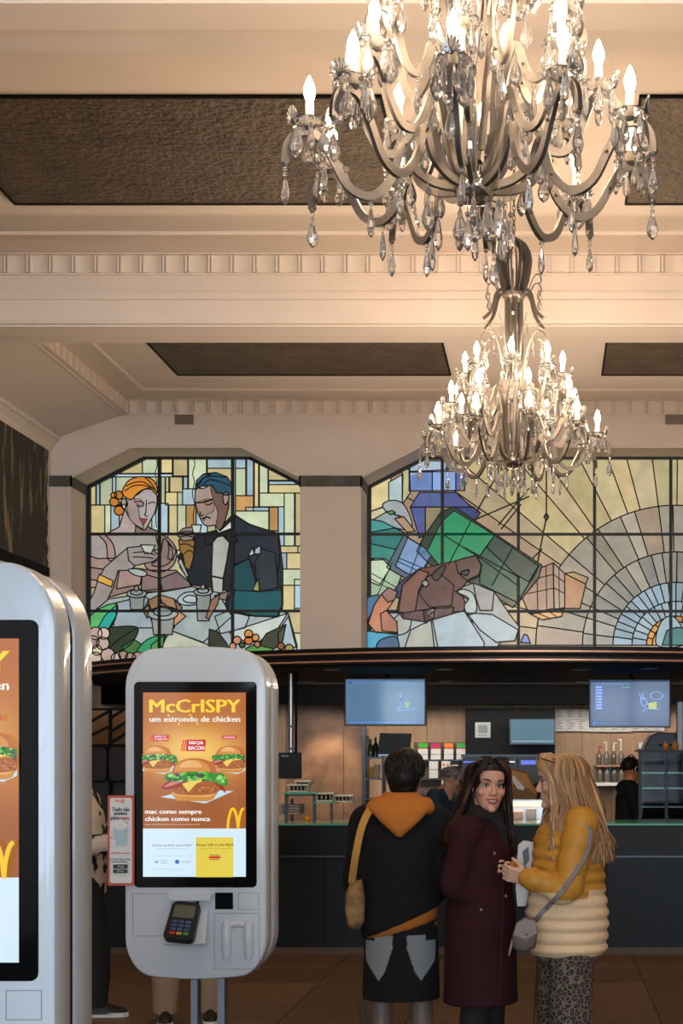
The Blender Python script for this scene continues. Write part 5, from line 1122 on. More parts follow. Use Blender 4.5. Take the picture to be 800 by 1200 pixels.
def body(t, J, hd, R, s=1., skin=(196, 150, 124), vox=.0055, male=False, hands=True, legskin=None, curl=.5):
    """one continuous figure. J: joints"""
    m = MB(); z = J['hip'].z; h = J['hip']; n = J['neck']
    mid = lambda a: h.lerp(n, a)
    tor = [(mid(-.12), .15, .105), (mid(0.02), .165, .115), (mid(.28), .13, .092), (mid(.55), .15, .105), (mid(.78), .165, .098), (mid(.93), .12, .07), (mid(1.0), .06, .058)]
    ry = J.get('yaw', 0); cs, sn = math.cos(ry), math.sin(ry); vs = []; N_ = 28
    for c, rx, rr in tor:
        for j in range(N_):
            a = 2*PI*j/N_; x, y = rx*math.cos(a), rr*math.sin(a); vs.append((c.x+x*cs-y*sn, c.y+x*sn+y*cs, c.z))
    k = len(tor); m.add(vs, [(i*N_+j, i*N_+(j+1) % N_, (i+1)*N_+(j+1) % N_, (i+1)*N_+j) for i in range(k-1) for j in range(N_)]+[tuple(range(N_-1, -1, -1)), tuple((k-1)*N_+j for j in range(N_))])
    m.tube([mid(.93), hd+V((0, .02, -.06))], [.058, .052], 14, round_=True)
    head_solids(m, hd, R, s, male)
    for q in 'lr':
        a, e, w = J['sh_'+q], J['el_'+q], J['wr_'+q]
        m.tube([mid(.88), a, a.lerp(e, .5), e, e.lerp(w, .35), w], [.07, .056, .046, .039, .04, .026], 12, round_=True)
        if hands: hand_solids(m, w, J.get('hd_'+q, w-e), J.get('hn_'+q, V((0, 0, -1))), J.get('ht_'+q, V((0, 0, 1))), curl, s)
        hp, kn, an = J['hp_'+q], J['kn_'+q], J['an_'+q]
        m.tube([hp, hp.lerp(kn, .5), kn, kn.lerp(an, .3), an], [.088, .076, .055, .056, .036], 14, round_=True); m.tube([an+V((0, 0, -.03)), an+J.get('ft_'+q, V((0, -.12, 0)))+V((0, 0, -.052))], [.03, .02], 10, round_=True)
    me = fuse(m, vox, 3, skin_m, 'body'); Ri = R.inverted(); c0 = rgb(*skin); lg = rgb(*(legskin or skin))
    def fn(co, nn):
        q = Ri @ (co-hd)/s; c = list(c0 if co.z > .6 else lg)
        if (q-V((0, -.09, -.056))).length < .3:
            for sx in (-1, 1):
                f = math.exp(-((q-V((sx*.042, -.07, -.022))).length/.022)**2)*.35; c = [c[0]*(1-.05*f), c[1]*(1-.35*f), c[2]*(1-.35*f), 1]
                f = math.exp(-((q-V((sx*.031, -.082, .013))).length/.016)**2)*.45; c = [c[0]*(1-f*.6), c[1]*(1-f*.75), c[2]*(1-f*.75), 1]
        return c
    paint(me, fn)
    return link('body', me, t)
def stand(s=1., face=0., **k):
    """standing joints in the frame of the person, facing -Y"""
    J = dict(hip=V((0, 0, .93)), neck=V((0, .01, 1.45)), sh_l=V((.175, .01, 1.375)), sh_r=V((-.175, .01, 1.375)), el_l=V((.225, .03, 1.09)), el_r=V((-.225, .03, 1.09)), wr_l=V((.22, -.03, .85)), wr_r=V((-.22, -.03, .85)),
             hp_l=V((.085, 0, .88)), hp_r=V((-.085, 0, .88)), kn_l=V((.095, -.015, .48)), kn_r=V((-.095, -.015, .48)), an_l=V((.1, .02, .085)), an_r=V((-.1, .02, .085)), hn_l=V((-1, 0, 0)), hn_r=V((1, 0, 0)), ht_l=V((0, -1, 0)), ht_r=V((0, -1, 0)))
    J.update(k); return J
def sleeve(m, J, q, g=1.3, end=.97, quilt=0, r=(.078, .066, .058, .056, .046)):
    a, e, w = J['sh_'+q], J['el_'+q], J['wr_'+q]; ins = a+(J['neck']-a)*.35+V((0, 0, -.05))
    pts = catmull([ins, a, a.lerp(e, .5), e, e.lerp(w, .5), e.lerp(w, end)], 12); n = len(pts); rr = []
    base = [r[0]*1.1, r[0], r[1], r[2], r[3], r[4]]
    for i in range(n):
        f = i/(n-1)*5; k = min(4, int(f)); x = base[k]+(base[k+1]-base[k])*(f-k)
        if quilt: x *= 1+quilt*(abs(math.sin(i*PI/7.5))-.6)
        rr.append(x)
    m.tube(pts, rr, 18, round_=True)
def rings_smooth(keys, n, quilt=0, per=.055):
    """keys (cx, cy, z, rx, ry) bottom to top, resampled"""
    out = []; z0, z1 = keys[0][2], keys[-1][2]
    for i in range(n+1):
        z = z0+(z1-z0)*i/n
        k = max(j for j in range(len(keys)-1) if keys[j][2] <= z+1e-9); a, b = keys[k], keys[k+1]; t = (z-a[2])/(b[2]-a[2]); t = t*t*(3-2*t)
        r = [a[j]+(b[j]-a[j])*t for j in range(5)]
        if quilt: f = 1+quilt*(abs(math.sin(z*PI/per))-.6); r[3] *= f; r[4] *= f
        r[2] = z; out.append(tuple(r))
    return out
def hair_locks(par, hd, R, s, starts, cols, base, r0=.010, seed=1, name='hair', tree=None):
    """starts: list of point lists in head space (unscaled metres); tapered locks over a base"""
    rnd = random.Random(seed); m = MB()
    for el in base: m.ball(hd+R @ V([q*s for q in el[0]]), tuple(q*s for q in el[1]), 24, 14, rot=R, c=rgb(*cols[0]))
    for pts in starts:
        w = [hd+R @ V([q*s for q in p]) for p in pts] if not isinstance(pts, tuple) else list(pts[1])
        if tree:
            for i in range(3, len(w)):
                h = tree.find_nearest(w[i])
                if h[0] and (w[i]-h[0]).dot(h[1]) < .010: w[i] = h[0]+h[1]*rnd.uniform(.006, .014)
        sm = catmull(w, 3); n = len(sm); r = r0*rnd.uniform(.7, 1.2)
        m.tube(sm, [r*(.75+.25*math.sin(PI*min(1, 2*i/(n-1))))*(1-.75*(i/(n-1))**3) for i in range(n)], 6, c=rgb(*[v*f for f in [rnd.uniform(.8, 1.15)] for v in rnd.choice(cols)]), sq=(1.35, .8))
    return m.obj(name, hair_m, par, 60)
def Rz(a): return Matrix.Rotation(a, 3, 'Z')
def Rx(a): return Matrix.Rotation(a, 3, 'X')
def bvh(me): return BVHTree.FromPolygons([v.co.copy() for v in me.vertices], [tuple(p.vertices) for p in me.polygons])
def put_on(t, tree, px, py, off=.0):
    """point on a garment of person t seen along a direction from the camera"""
    M = Matrix.Translation(t.location) @ Matrix.Rotation(t.rotation_euler.z, 4, 'Z'); Mi = M.inverted(); o = Mi @ V((0, 0, EYE)); d = (Mi.to_3x3() @ (P(px, py, 1)-V((0, 0, EYE)))).normalized()
    h = tree.ray_cast(o, d)
    return (h[0]+h[1]*off) if h[0] else None
# ============ customer with the orange hood, seen from behind
d = 6.8; t = thing('person', 'person with short black hair, black jacket and orange hood, seen from behind', 'person', (Xp(470, d), d, 0), PI+.05, 'customers queueing')
hd = V((-.02, -.02, 1.555)); R = Rz(-.18) @ Rx(.12)
J = stand(sh_l=V((.17, 0, 1.345)), sh_r=V((-.17, 0, 1.345)), el_l=V((.215, -.0, 1.07)), el_r=V((-.215, .0, 1.07)), wr_l=V((.16, -.2, .98)), wr_r=V((-.16, -.2, .98)), hd_l=V((-.5, -1, .1)), hd_r=V((.5, -1, .1)), hn_l=V((-1, .3, 0)), hn_r=V((1, .3, 0)), ht_l=V((0, 0, 1)), ht_r=V((0, 0, 1)), hip=V((0, 0, .9)), hp_l=V((.085, 0, .86)), hp_r=V((-.085, 0, .86)))
body(t, J, hd, R, .98, (150, 112, 90), .0065, True, legskin=(104, 88, 78)); face_parts(t, hd, R, .98)
m = MB(); m.loft(rings_smooth([(0, .0, .865, .192, .158), (0, 0, 1.0, .186, .155), (0, .0, 1.15, .19, .155), (0, .0, 1.28, .198, .14), (0, .0, 1.35, .18, .115), (0, .01, 1.41, .11, .085), (0, .015, 1.45, .07, .07)], 24)); m.v = [(x, y, z+(.09*(-x/.2)*max(0, (1.15-z)/.3) if z < 1.15 else 0)) for x, y, z in m.v]
for q in 'lr': sleeve(m, J, q, r=(.078, .07, .066, .06, .052))
jk = fuse(m, .012, 5, cloth_m, 'jacket'); paint(jk, lambda c, n: rgb(25, 24, 25)); link('jacket', jk, t)
m = MB(); m.loft([(0, 0, .825, .17, .138), (0, 0, .84, .176, .143), (0, 0, .9, .18, .147), (0, 0, 1.0, .18, .145)]); m.v = [(x, y, z+.06*(-x/.2)) for x, y, z in m.v]
me = fuse(m, .012, 4, cloth_m, 'hoodie_hem'); paint(me, lambda c, n: rgb(170, 102, 44)); link('hoodie_hem', me, t)
m = MB(); m.loft([(0, .02, 1.37, .11, .09), (0, .03, 1.42, .12, .10), (0, .035, 1.455, .10, .092), (0, .03, 1.485, .085, .08)])         # hood lying on the back
m.loft([(0, .15, 1.275, .012, .012), (0, .15, 1.31, .05, .03), (0, .14, 1.355, .1, .042), (0, .12, 1.4, .138, .055), (0, .095, 1.44, .138, .06), (0, .07, 1.47, .10, .05)])
for q in (-1, 1): m.tube([(q*.13, .08, 1.41), (q*.118, .03, 1.43), (q*.085, -.05, 1.42), (q*.03, -.09, 1.37)], [.034, .036, .033, .028], 12, round_=True)
me = fuse(m, .008, 6, cloth_m, 'hood'); paint(me, lambda c, n: rgb(188, 116, 50)); link('hood', me, t)
m = MB(); m.loft(rings_smooth([(0, 0, .50, .185, .135), (0, 0, .6, .183, .14), (0, 0, .75, .178, .142), (0, 0, .9, .168, .13)], 10)); me = fuse(m, .0055, 3, cloth_m, 'shorts')
def shorts(c, n):
    q = abs(c.x); lo = .60+.10*abs(q-.10)/.07
    return rgb(128, 134, 138) if c.y > .0 and .035+.05*max(0, (.75-c.z)/.15) < q < .165-.02*max(0, (.72-c.z)/.12) and lo < c.z < .815-.03*(q > .12) else rgb(24, 24, 25)
paint(me, shorts); link('shorts', me, t)
for k in range(9): MB().tube([(.19-.008*k*.6, .06+.01*k, .5), (.193-.006*k, .062+.011*k, .44), (.19-.007*k, .06+.012*k, .40)], .0025, 4).obj('fringe', mat('fringe_brown', rgb(78, 62, 52), .8), t)
for q, a in (('l', 0.1), ('r', -.1)): shoe(t, J['an_'+q], PI+a)
base = [((0, .018, .05), (.089, .106, .089)), ((0, .05, .0), (.084, .078, .085)), ((0, .05, -.045), (.07, .055, .06))]; st = []; rnd = random.Random(5)
for i in range(520):
    a = rnd.uniform(-PI, PI); el = rnd.uniform(-.5, 1.5); v = V((math.cos(el)*math.sin(a)*.088, .022+math.cos(el)*math.cos(a)*.104, .05+math.sin(el)*.088))
    if v.y < -.05 and v.z < .07: continue
    if v.z < -.03 and v.y < .03: continue
    nn = V((v.x, v.y-.02, v.z-.04)).normalized(); dn = V((rnd.uniform(-.4, .4), rnd.uniform(-.3, .3), -.7 if v.z < .07 else .1)); dn = V((rnd.uniform(-.2, .2), .25 if v.z > .1 else 0, -1)); dn -= nn*dn.dot(nn); st.append([v-nn*.002, v+nn*.003+dn*.012, v+nn*.002+dn*.03, v+nn*.001+dn*.045])
hair_locks(t, hd, R, .98, st, [(20, 18, 18), (26, 23, 22), (16, 15, 15)], base, .006, 3)
# tote bag on his shoulder (rests on him: a thing of its own)
wx = lambda px, py, dd: P(px, py, dd)
tb = thing('tote_bag', 'worn tan tote bag hanging from the left shoulder of the hooded customer', 'bag', P(416, 1090, 6.72)); L = tb.location
bagm = mat('tan_canvas', rgb(168, 132, 82), .8, var=.35, scale=14, color2=rgb(80, 58, 44))
pb = [(P(x, y, 6.72)-L) for x, y in ((406, 1046), (411, 1033), (424, 1030), (428, 1050), (427, 1080), (421, 1090), (409, 1086), (405, 1066))]
m = MB(); n = len(pb); vs = []
for dy, sc in ((-.045, .8), (-.03, 1), (.12, 1), (.16, .8)): vs += [(q.x*sc, dy, .12+(q.z-.12)*sc) for q in pb]
m.add(vs, [(i*n+j, i*n+(j+1) % n, (i+1)*n+(j+1) % n, (i+1)*n+j) for i in range(3) for j in range(n)]+[tuple(range(n)), tuple(range(4*n-1, 3*n-1, -1))]); bev(m.obj('bag_body', bagm, tb, 70), .008)
sp = [P(x, y, dd)-L for x, y, dd in ((412, 1034, 6.66), (416, 1005, 6.6), (422, 975, 6.6), (428, 958, 6.63), (434, 948, 6.70), (436, 947, 6.78), (432, 955, 6.92), (425, 990, 6.96), (420, 1034, 6.88))]
MB().tube(catmull(sp, 5), .011, 4, sq=(1.5, .35)).obj('strap', mat('strap_tan', rgb(196, 146, 70), .7), tb, 50)
# ============ woman in the burgundy coat looking back
d = 6.75; t = thing('person', 'woman in long burgundy coat with long brown hair, looking back over her shoulder', 'person', (Xp(563, d), d, 0), 1.2, 'customers queueing')
hd = V((-.02, -.045, 1.505)); R = Rz(-1.2+.33) @ Matrix.Rotation(.06, 3, 'Y') @ Rx(-.02)
J = stand(hip=V((0, 0, .9)), neck=V((0, .0, 1.385)), sh_l=V((.16, .0, 1.305)), sh_r=V((-.16, .0, 1.305)), el_l=V((.19, .03, 1.06)), el_r=V((-.195, .05, 1.06)), wr_l=V((.11, -.03, .97)), wr_r=V((-.12, -.03, .97)), hd_l=V((-.3, -.1, -1)), hd_r=V((.3, -.1, -1)), hn_l=V((-1, 0, 0)), hn_r=V((1, 0, 0)), ht_l=V((0, -1, 0)), ht_r=V((0, -1, 0)), hp_l=V((.085, 0, .86)), hp_r=V((-.085, 0, .86)))
body(t, J, hd, R, 1.05, (206, 152, 126), .0045); face_parts(t, hd, R, 1.05, smile=True)
m = MB(); m.loft(rings_smooth([(0, 0, .49, .19, .175), (0, 0, .6, .19, .17), (0, 0, .88, .192, .165), (0, 0, 1.06, .178, .145), (0, -.01, 1.2, .182, .15), (0, -.005, 1.285, .178, .125), (0, 0, 1.35, .12, .09), (0, 0, 1.4, .075, .075)], 26))
for q in 'lr': sleeve(m, J, q, r=(.078, .068, .064, .058, .05), end=1.0)
ct_ = fuse(m, .009, 4, cloth_m, 'coat'); paint(ct_, lambda c, n: rgb(50, 20, 26)); link('coat', ct_, t); tr = bvh(ct_)
for x, y in ((563.5, 1066), (579, 1000), (592, 1050)):
    q = put_on(t, tr, x, y, .002)
    if q: MB().ball(q, (.007, .007, .007), 10, 6).obj('button', mat('button_dark', rgb(150, 130, 120), .3), t)
sq = [put_on(t, tr, x, y, .003) for x, y in ((586, 990), (588, 1030), (588, 1080), (586, 1130), (586, 1168))]; sq = [q for q in sq if q]
if len(sq) > 1: MB().tube(sq, .004, 6).obj('front_edge', mat('coat_edge', rgb(44, 18, 22), .8), t)
m = MB()                                                     # dark scarf
for k in range(3):
    a0 = .9*k; ring_ = [(.085*math.cos(a)*1.05, -.01+.088*math.sin(a), 1.365+.016*k+.012*math.sin(2*a+a0)) for a in [2*PI*i/14 for i in range(15)]]; m.tube(ring_, .029-.003*k, 10)
m.tube([(-.04, -.085, 1.37), (-.03, -.12, 1.31), (-.02, -.13, 1.24)], [.034, .034, .026], 10, round_=True)
me = fuse(m, .008, 3, cloth_m, 'scarf'); paint(me, lambda c, n: rgb(38, 33, 33)); link('scarf', me, t)
for q in 'lr': MB().tube([J['hp_'+q], J['hp_'+q].lerp(J['kn_'+q], .5), J['kn_'+q], J['kn_'+q].lerp(J['an_'+q], .5), J['an_'+q]], [.1, .088, .07, .07, .065], 14).obj('trouser_leg', mat('black_wool', rgb(22, 21, 22), .85), t, 60); shoe(t, J['an_'+q], PI, blackm, blackm)
def long_hair(seed, n, length, part, width, back, colour, tree, wave=.02):
    rnd = random.Random(seed); st = []
    for i in range(n):
        side = rnd.choice((-1, 1)); u = rnd.random()                    # u 0 front .. 1 back
        a = 1.18+u*(PI-1.18)                                              # azimuth from the face
        x0 = part+side*.004; y0 = -.062+u*.13; z0 = .122-.5*(u-.35)**2*.12
        rx, ry = .088*rnd.uniform(.97, 1.16), .106*rnd.uniform(.97, 1.12)
        e = [(side*rx*math.sin(a)*math.sin(p), .016-ry*math.cos(a)*math.sin(p)*1.0, .034+.094*math.cos(p)) for p in (.75, 1.25, 1.65)]
        L = length*rnd.uniform(.75, 1.05); ww = width[0] if side < 0 else width[1]; w = rnd.uniform(-.012, .012)
        tail = []
        for f in (.3, .65, 1.):
            tail.append((side*(rx*math.sin(a)*1.02+ww*f*.6)+w*math.sin(f*5)+wave*.35*math.sin(f*7+u*9), .016-ry*math.cos(a)*1.0+back*f+(.01 if u > .5 else -.012)*f+w+wave*.4*math.sin(f*6+u*7), .034-.06-L*f))
        if i % 4 == 0:                                                 # locks swept from the parting over the temples
            k1 = rnd.uniform(.9, 1.08); e = [(side*.03, -.078*k1, .121), (side*.059*k1, -.082*k1, .085), (side*.084, -.05*k1, .03)]; y0 = rnd.uniform(-.07, -.03); z0 = .132
            tail = [(side*(.09+ww*f*.45), -.035-.012*f+wave*.4*math.sin(f*6+k1*40), .02-L*f) for f in (.3, .65, 1.)]
        st.append([(x0, y0, z0)]+e+tail)
    return st
base = [((0, -.042, .088), (.062, .05, .047)), ((0, .02, .04), (.084, .1, .094)), ((-.02, .055, -.04), (.08, .06, .12)), ((-.075, .03, -.13), (.045, .05, .10))]
st = long_hair(11, 420, .25, .012, (.15, .05), .0, None, tr)
hair_locks(t, hd, R, 1.07, st, [(40, 27, 22), (58, 38, 28), (34, 23, 20), (76, 50, 36)], base, .0115, 11, tree=tr)
def shades(t, hd, R, s, tilt, name, label):
    g = thing(name, label, 'sunglasses', (0, 0, 0)); M = Matrix.Translation(t.location) @ Matrix.Rotation(t.rotation_euler.z, 4, 'Z')
    p = lambda x, y, z: M @ (hd+R @ V((x*s, y*s, z*s))); g.location = p(0, -.05, .13); L = g.location; dk = mat('shades_black', rgb(14, 14, 15), .12); gold = mat('hinge_gold', rgb(200, 160, 90), .25, metal=1.)
    for q in (-1, 1):
        m = MB(); o = [(q*(.036+x), -.086+.045*zz, .114+zz*.75) for x, zz in rrect(.058, .042, .018)]; k = len(o); m.add([p(*v) for v in o]+[p(v[0], v[1]-.004, v[2]+.006) for v in o], [tuple(range(k)), tuple(range(2*k-1, k-1, -1))]+[(i, (i+1) % k, (i+1) % k+k, i+k) for i in range(k)]); m.v = [tuple(V(v)-L) for v in m.v]; m.obj('lens', dk, g)
        m = MB().tube([p(q*.066, -.078, .114), p(q*.082, -.01, .085), p(q*.086, .04, .05)], .003, 6); m.v = [tuple(V(v)-L) for v in m.v]; m.obj('temple', dk, g)
        m = MB().ball(p(q*.06, -.091, .12), .005, 8, 6); m.v = [tuple(V(v)-L) for v in m.v]; m.obj('hinge', gold, g)
    m = MB().tube([p(-.009, -.09, .114), p(.009, -.09, .114)], .003, 6); m.v = [tuple(V(v)-L) for v in m.v]; m.obj('bridge', dk, g)
shades(t, hd, R, 1.09, 0, 'sunglasses', 'black sunglasses with gold hinges pushed up on the brown haired woman')
# ============ blonde woman in the two-tone puffer jacket
d = 6.7; t = thing('person', 'blonde woman in mustard and cream puffer jacket and leopard print trousers', 'person', (Xp(664, d), d, 0), -1.25, 'customers queueing')
hd = V((.0, -.03, 1.53)); R = Rz(-.32) @ Rx(.08)
J = stand(hip=V((0, 0, .92)), neck=V((0, .01, 1.41)), sh_l=V((.165, .01, 1.34)), sh_r=V((-.165, .01, 1.34)), el_l=V((.205, -.075, 1.045)), el_r=V((-.2, -.06, 1.09)), wr_l=V((.13, -.235, 1.10)), wr_r=V((-.1, -.24, 1.12)), hd_l=V((-.4, -1, .2)), hd_r=V((.4, -1, .2)), hn_l=V((-.6, .2, 1)), hn_r=V((.6, .2, 1)), ht_l=V((.2, -.4, 1)), ht_r=V((-.2, -.4, 1)))
body(t, J, hd, R, 1.05, (206, 160, 138), .0045, curl=1.35); face_parts(t, hd, R, 1.05, browm=mat('brow_blond', rgb(92, 64, 46), .7), lip=mat('lip_pale', rgb(176, 104, 92), .45))
m = MB(); m.loft(rings_smooth([(0, 0, .725, .18, .175), (0, 0, .76, .192, .19), (0, 0, .9, .2, .195), (0, 0, 1.05, .19, .18), (0, 0, 1.18, .192, .172), (0, .0, 1.28, .188, .15), (0, .01, 1.355, .125, .105), (0, .01, 1.42, .085, .085), (0, .01, 1.445, .08, .08)], 110, .075, .056))
for q in 'lr': sleeve(m, J, q, quilt=.13, r=(.08, .072, .066, .06, .052), end=1.0)
pj = fuse(m, .007, 1, puffer_m, 'jacket')
def twotone(c, n):
    return rgb(190, 134, 48) if c.z > 1.035 or math.hypot(c.x-.2, c.y+.05) < .09 and c.z > 1.0 else rgb(230, 198, 158)
paint(pj, twotone); link('jacket', pj, t); tr = bvh(pj)
m = MB().loft([(0, .01, 1.39, .1, .1), (0, .01, 1.44, .092, .09), (0, .01, 1.465, .086, .084)]); me = fuse(m, .009, 2, puffer_m, 'collar'); paint(me, lambda c, n: rgb(180, 124, 44)); link('collar', me, t)
leo = bpy.data.materials.new('leopard_cloth'); leo.use_nodes = True; nt = leo.node_tree; b = nt.nodes['Principled BSDF']; b.inputs['Roughness'].default_value = .85
tc = nt.nodes.new('ShaderNodeTexCoord'); nz = nt.nodes.new('ShaderNodeTexNoise'); nz.inputs['Scale'].default_value = 30; vo = nt.nodes.new('ShaderNodeTexVoronoi'); vo.feature = 'DISTANCE_TO_EDGE'; vo.inputs['Scale'].default_value = 38; ad = nt.nodes.new('ShaderNodeVectorMath'); ad.operation = 'MULTIPLY_ADD'; ad.inputs[1].default_value = (.02, .02, .02)
nt.links.new(nz.outputs['Color'], ad.inputs[0]); nt.links.new(tc.outputs['Object'], ad.inputs[2]); nt.links.new(ad.outputs[0], vo.inputs['Vector'])
rp = nt.nodes.new('ShaderNodeValToRGB'); rp.color_ramp.interpolation = 'CONSTANT'; rp.color_ramp.elements[0].color = rgb(112, 98, 84); rp.color_ramp.elements[1].color = rgb(28, 25, 24); rp.color_ramp.elements[1].position = .09; e = rp.color_ramp.elements.new(.30); e.color = rgb(76, 66, 58)
nt.links.new(vo.outputs['Distance'], rp.inputs[0]); nt.links.new(rp.outputs[0], b.inputs['Base Color'])
m = MB(); m.loft(rings_smooth([(0, 0, .70, .16, .15), (0, 0, .8, .16, .15), (0, 0, .88, .14, .13)], 6))
for q in 'lr': m.tube([J['hp_'+q]+V((0, 0, -.02)), J['hp_'+q].lerp(J['kn_'+q], .5), J['kn_'+q], J['kn_'+q].lerp(J['an_'+q], .5), J['an_'+q]+V((0, 0, .02))], [.085, .104, .104, .1, .095], 18)
me = fuse(m, .01, 4, leo, 'trousers'); link('trousers', me, t)
for q in 'lr': shoe(t, J['an_'+q], PI, whitem, whitem)
base = [((0, -.042, .088), (.062, .05, .047)), ((0, .02, .04), (.081, .098, .090)), ((0, .06, -.03), (.066, .055, .10))]
st = long_hair(23, 420, .33, .0, (.05, .05), .07, None, tr, .04)
hair_locks(t, hd, R, 1.07, st, [(168, 130, 90), (150, 114, 78), (184, 148, 108), (126, 94, 66), (140, 106, 74)], base, .0095, 23, tree=tr)
shades(t, hd, R, 1.08, 0, 'sunglasses', 'dark sunglasses pushed up on the blonde woman')
# her cross-body bag and the papers she holds
M = Matrix.Translation(t.location) @ Matrix.Rotation(t.rotation_euler.z, 4, 'Z')
pts = [put_on(t, tr, x, y, .006) for x, y, _ in catmull([(x, y, 0) for x, y in ((690, 968), (689, 990), (684, 1004), (674, 1022), (660, 1042), (646, 1058), (632, 1074), (622, 1084))], 5)]; pts = [M @ q for q in pts if q]
bag = thing('shoulder_bag', 'small grey leather cross-body bag at the blonde woman\'s hip', 'bag', P(614, 1116, 6.42)); L = bag.location; bm_ = mat('bag_grey', rgb(112, 100, 94), .45, var=.2, scale=20)
MB().tube([q-L for q in pts]+[P(616, 1086, 6.43)-L], .008, 4, sq=(1.4, .4)).obj('strap', mat('strap_grey', rgb(120, 116, 116), .5), bag)
out = [P(x, y, 6.42)-L for x, y in ((600, 1096), (604, 1082), (614, 1076), (626, 1079), (630, 1094), (627, 1110), (615, 1116), (602, 1111))]; n = len(out); vs = []
for dy, sc in ((-.05, .75), (-.03, 1), (.05, 1), (.07, .8)): vs += [(.0+(q.x)*sc, dy, .08+(q.z-.08)*sc) for q in out]
MB().add(vs, [(i*n+j, i*n+(j+1) % n, (i+1)*n+(j+1) % n, (i+1)*n+j) for i in range(3) for j in range(n)]+[tuple(range(n)), tuple(range(4*n-1, 3*n-1, -1))]).obj('bag_body', bm_, bag, 70)
fl = [P(x, y, 6.42)-L for x, y in ((602, 1094), (606, 1080), (615, 1075), (627, 1078), (629, 1092), (616, 1099))]; MB().add([(q.x, -.056, q.z) for q in fl]+[(q.x, -.03, q.z) for q in fl], [tuple(range(6)), tuple(range(11, 5, -1))]+[(i, (i+1) % 6, (i+1) % 6+6, i+6) for i in range(6)]).obj('flap', mat('bag_flap', rgb(130, 114, 108), .45), bag)
MB().ball(P(617, 1094, 6.35)-L, .007, 8, 6).obj('clasp', mat('clasp_steel', rgb(210, 200, 200), .2, metal=1.), bag)
m = MB().tube([P(601, 1100, 6.42)-L, P(598, 1112, 6.41)-L, P(596, 1120, 6.41)-L], [.007, .006, .003], 6); m.obj('tassel', mat('tassel_grey', rgb(140, 128, 126), .6), bag)
pp = thing('folded_papers', 'folded white papers held upright between the two women', 'papers', P(612, 1062, 6.62)); L = pp.location
for k in range(3):
    o = [P(x+1.5*k, y, 6.62+.012*k)-L for x, y in ((606, 1062), (604, 1040), (607, 990), (613, 985), (622, 987), (620, 1030), (613, 1062))]; MB().add([(q.x, q.y, q.z) for q in o]+[(q.x, q.y+.004, q.z) for q in o], [tuple(range(7)), tuple(range(13, 6, -1))]+[(i, (i+1) % 7, (i+1) % 7+7, i+7) for i in range(7)]).obj('sheet', mat('sheet_%d' % k, rgb(196-12*k, 192-12*k, 188-12*k), .6), pp)
o = [P(x, y, 6.605)-L for x, y in ((612, 998), (619, 992), (620, 1008), (614, 1016))]; MB().add([(q.x, q.y, q.z) for q in o]+[(q.x, q.y+.004, q.z) for q in o], [(0, 1, 2, 3), (7, 6, 5, 4), (0, 4, 5, 1), (1, 5, 6, 2), (2, 6, 7, 3), (3, 7, 4, 0)]).obj('photo_print', mat('photo_print', rgb(70, 74, 84), .5), pp)
# ============ staff behind the counter
navy = (44, 54, 68)
def staff(px, d, rz, label, hd, R, J, hairc, skin, top=(34, 36, 42), s=.97, cap=None, bare=True):
    t = thing('person', label, 'person', (Xp(px, d), d, 0), rz, 'staff behind the counter'); body(t, J, hd, R, s, skin, .008); face_parts(t, hd, R, s)
    m = MB(); m.loft(rings_smooth([(0, 0, .72, .18, .14), (0, 0, .95, .19, .15), (0, 0, 1.15, .18, .135), (0, 0, 1.3, .195, .13), (0, .0, 1.37, .17, .1), (0, .01, 1.43, .09, .075), (0, .01, 1.465, .07, .07)], 18))
    dx = J['neck']-V((0, .01, 1.45)); m.v = [(x+dx.x*max(0, (z-.9)/.55), y+dx.y*max(0, (z-.9)/.55), z+dx.z*max(0, (z-.9)/.55)) for x, y, z in m.v]
    for q in 'lr': sleeve(m, J, q, end=-.0 if bare else .95, r=(.08, .072, .064, .058, .05))
    me = fuse(m, .014, 3, cloth_m, 'shirt'); paint(me, lambda c, n: rgb(*top)); link('shirt', me, t)
    for q in 'lr': MB().tube([J['hp_'+q], J['kn_'+q], J['an_'+q]], [.1, .08, .065], 12).obj('trouser_leg', mat('black_wool', rgb(22, 21, 22), .85), t, 60); shoe(t, J['an_'+q], PI)
    st = []; rnd = random.Random(int(px))
    for i in range(160):
        a = rnd.uniform(-PI, PI); el = rnd.uniform(-.3, 1.5); v = V((math.cos(el)*math.sin(a)*.082, .018+math.cos(el)*math.cos(a)*.1, .045+math.sin(el)*.086))
        if v.y < -.045 and v.z < .08: continue
        nn = V((v.x, v.y-.02, v.z-.04)).normalized(); st.append([v-nn*.004, v+nn*.005+V((0, .006, -.008)), v+nn*.004+V((0, .01, -.025))])
    hair_locks(t, hd, R, s, st, hairc, [((0, .018, .045), (.081, .1, .086))], .008, int(px)); return t
J = stand(neck=V((0, -.16, 1.36)), sh_l=V((.18, -.14, 1.30)), sh_r=V((-.18, -.14, 1.30)), el_l=V((.24, -.2, 1.06)), el_r=V((-.23, -.2, 1.06)), wr_l=V((.2, -.42, 1.08)), wr_r=V((-.18, -.4, 1.06)), hd_l=V((-.2, -1, -.1)), hd_r=V((.2, -1, -.1)), hn_l=V((0, 0, -1)), hn_r=V((0, 0, -1)), ht_l=V((-1, 0, 0)), ht_r=V((1, 0, 0)))
staff(500, 14.2, -.55+PI/2+.3, 'grey haired staff member in navy polo bending behind the hooded customer', V((0, -.25, 1.46)), Rz(.5) @ Rx(.35), J, [(120, 116, 112), (96, 92, 90), (140, 136, 132)], (190, 140, 118), (50, 62, 80))
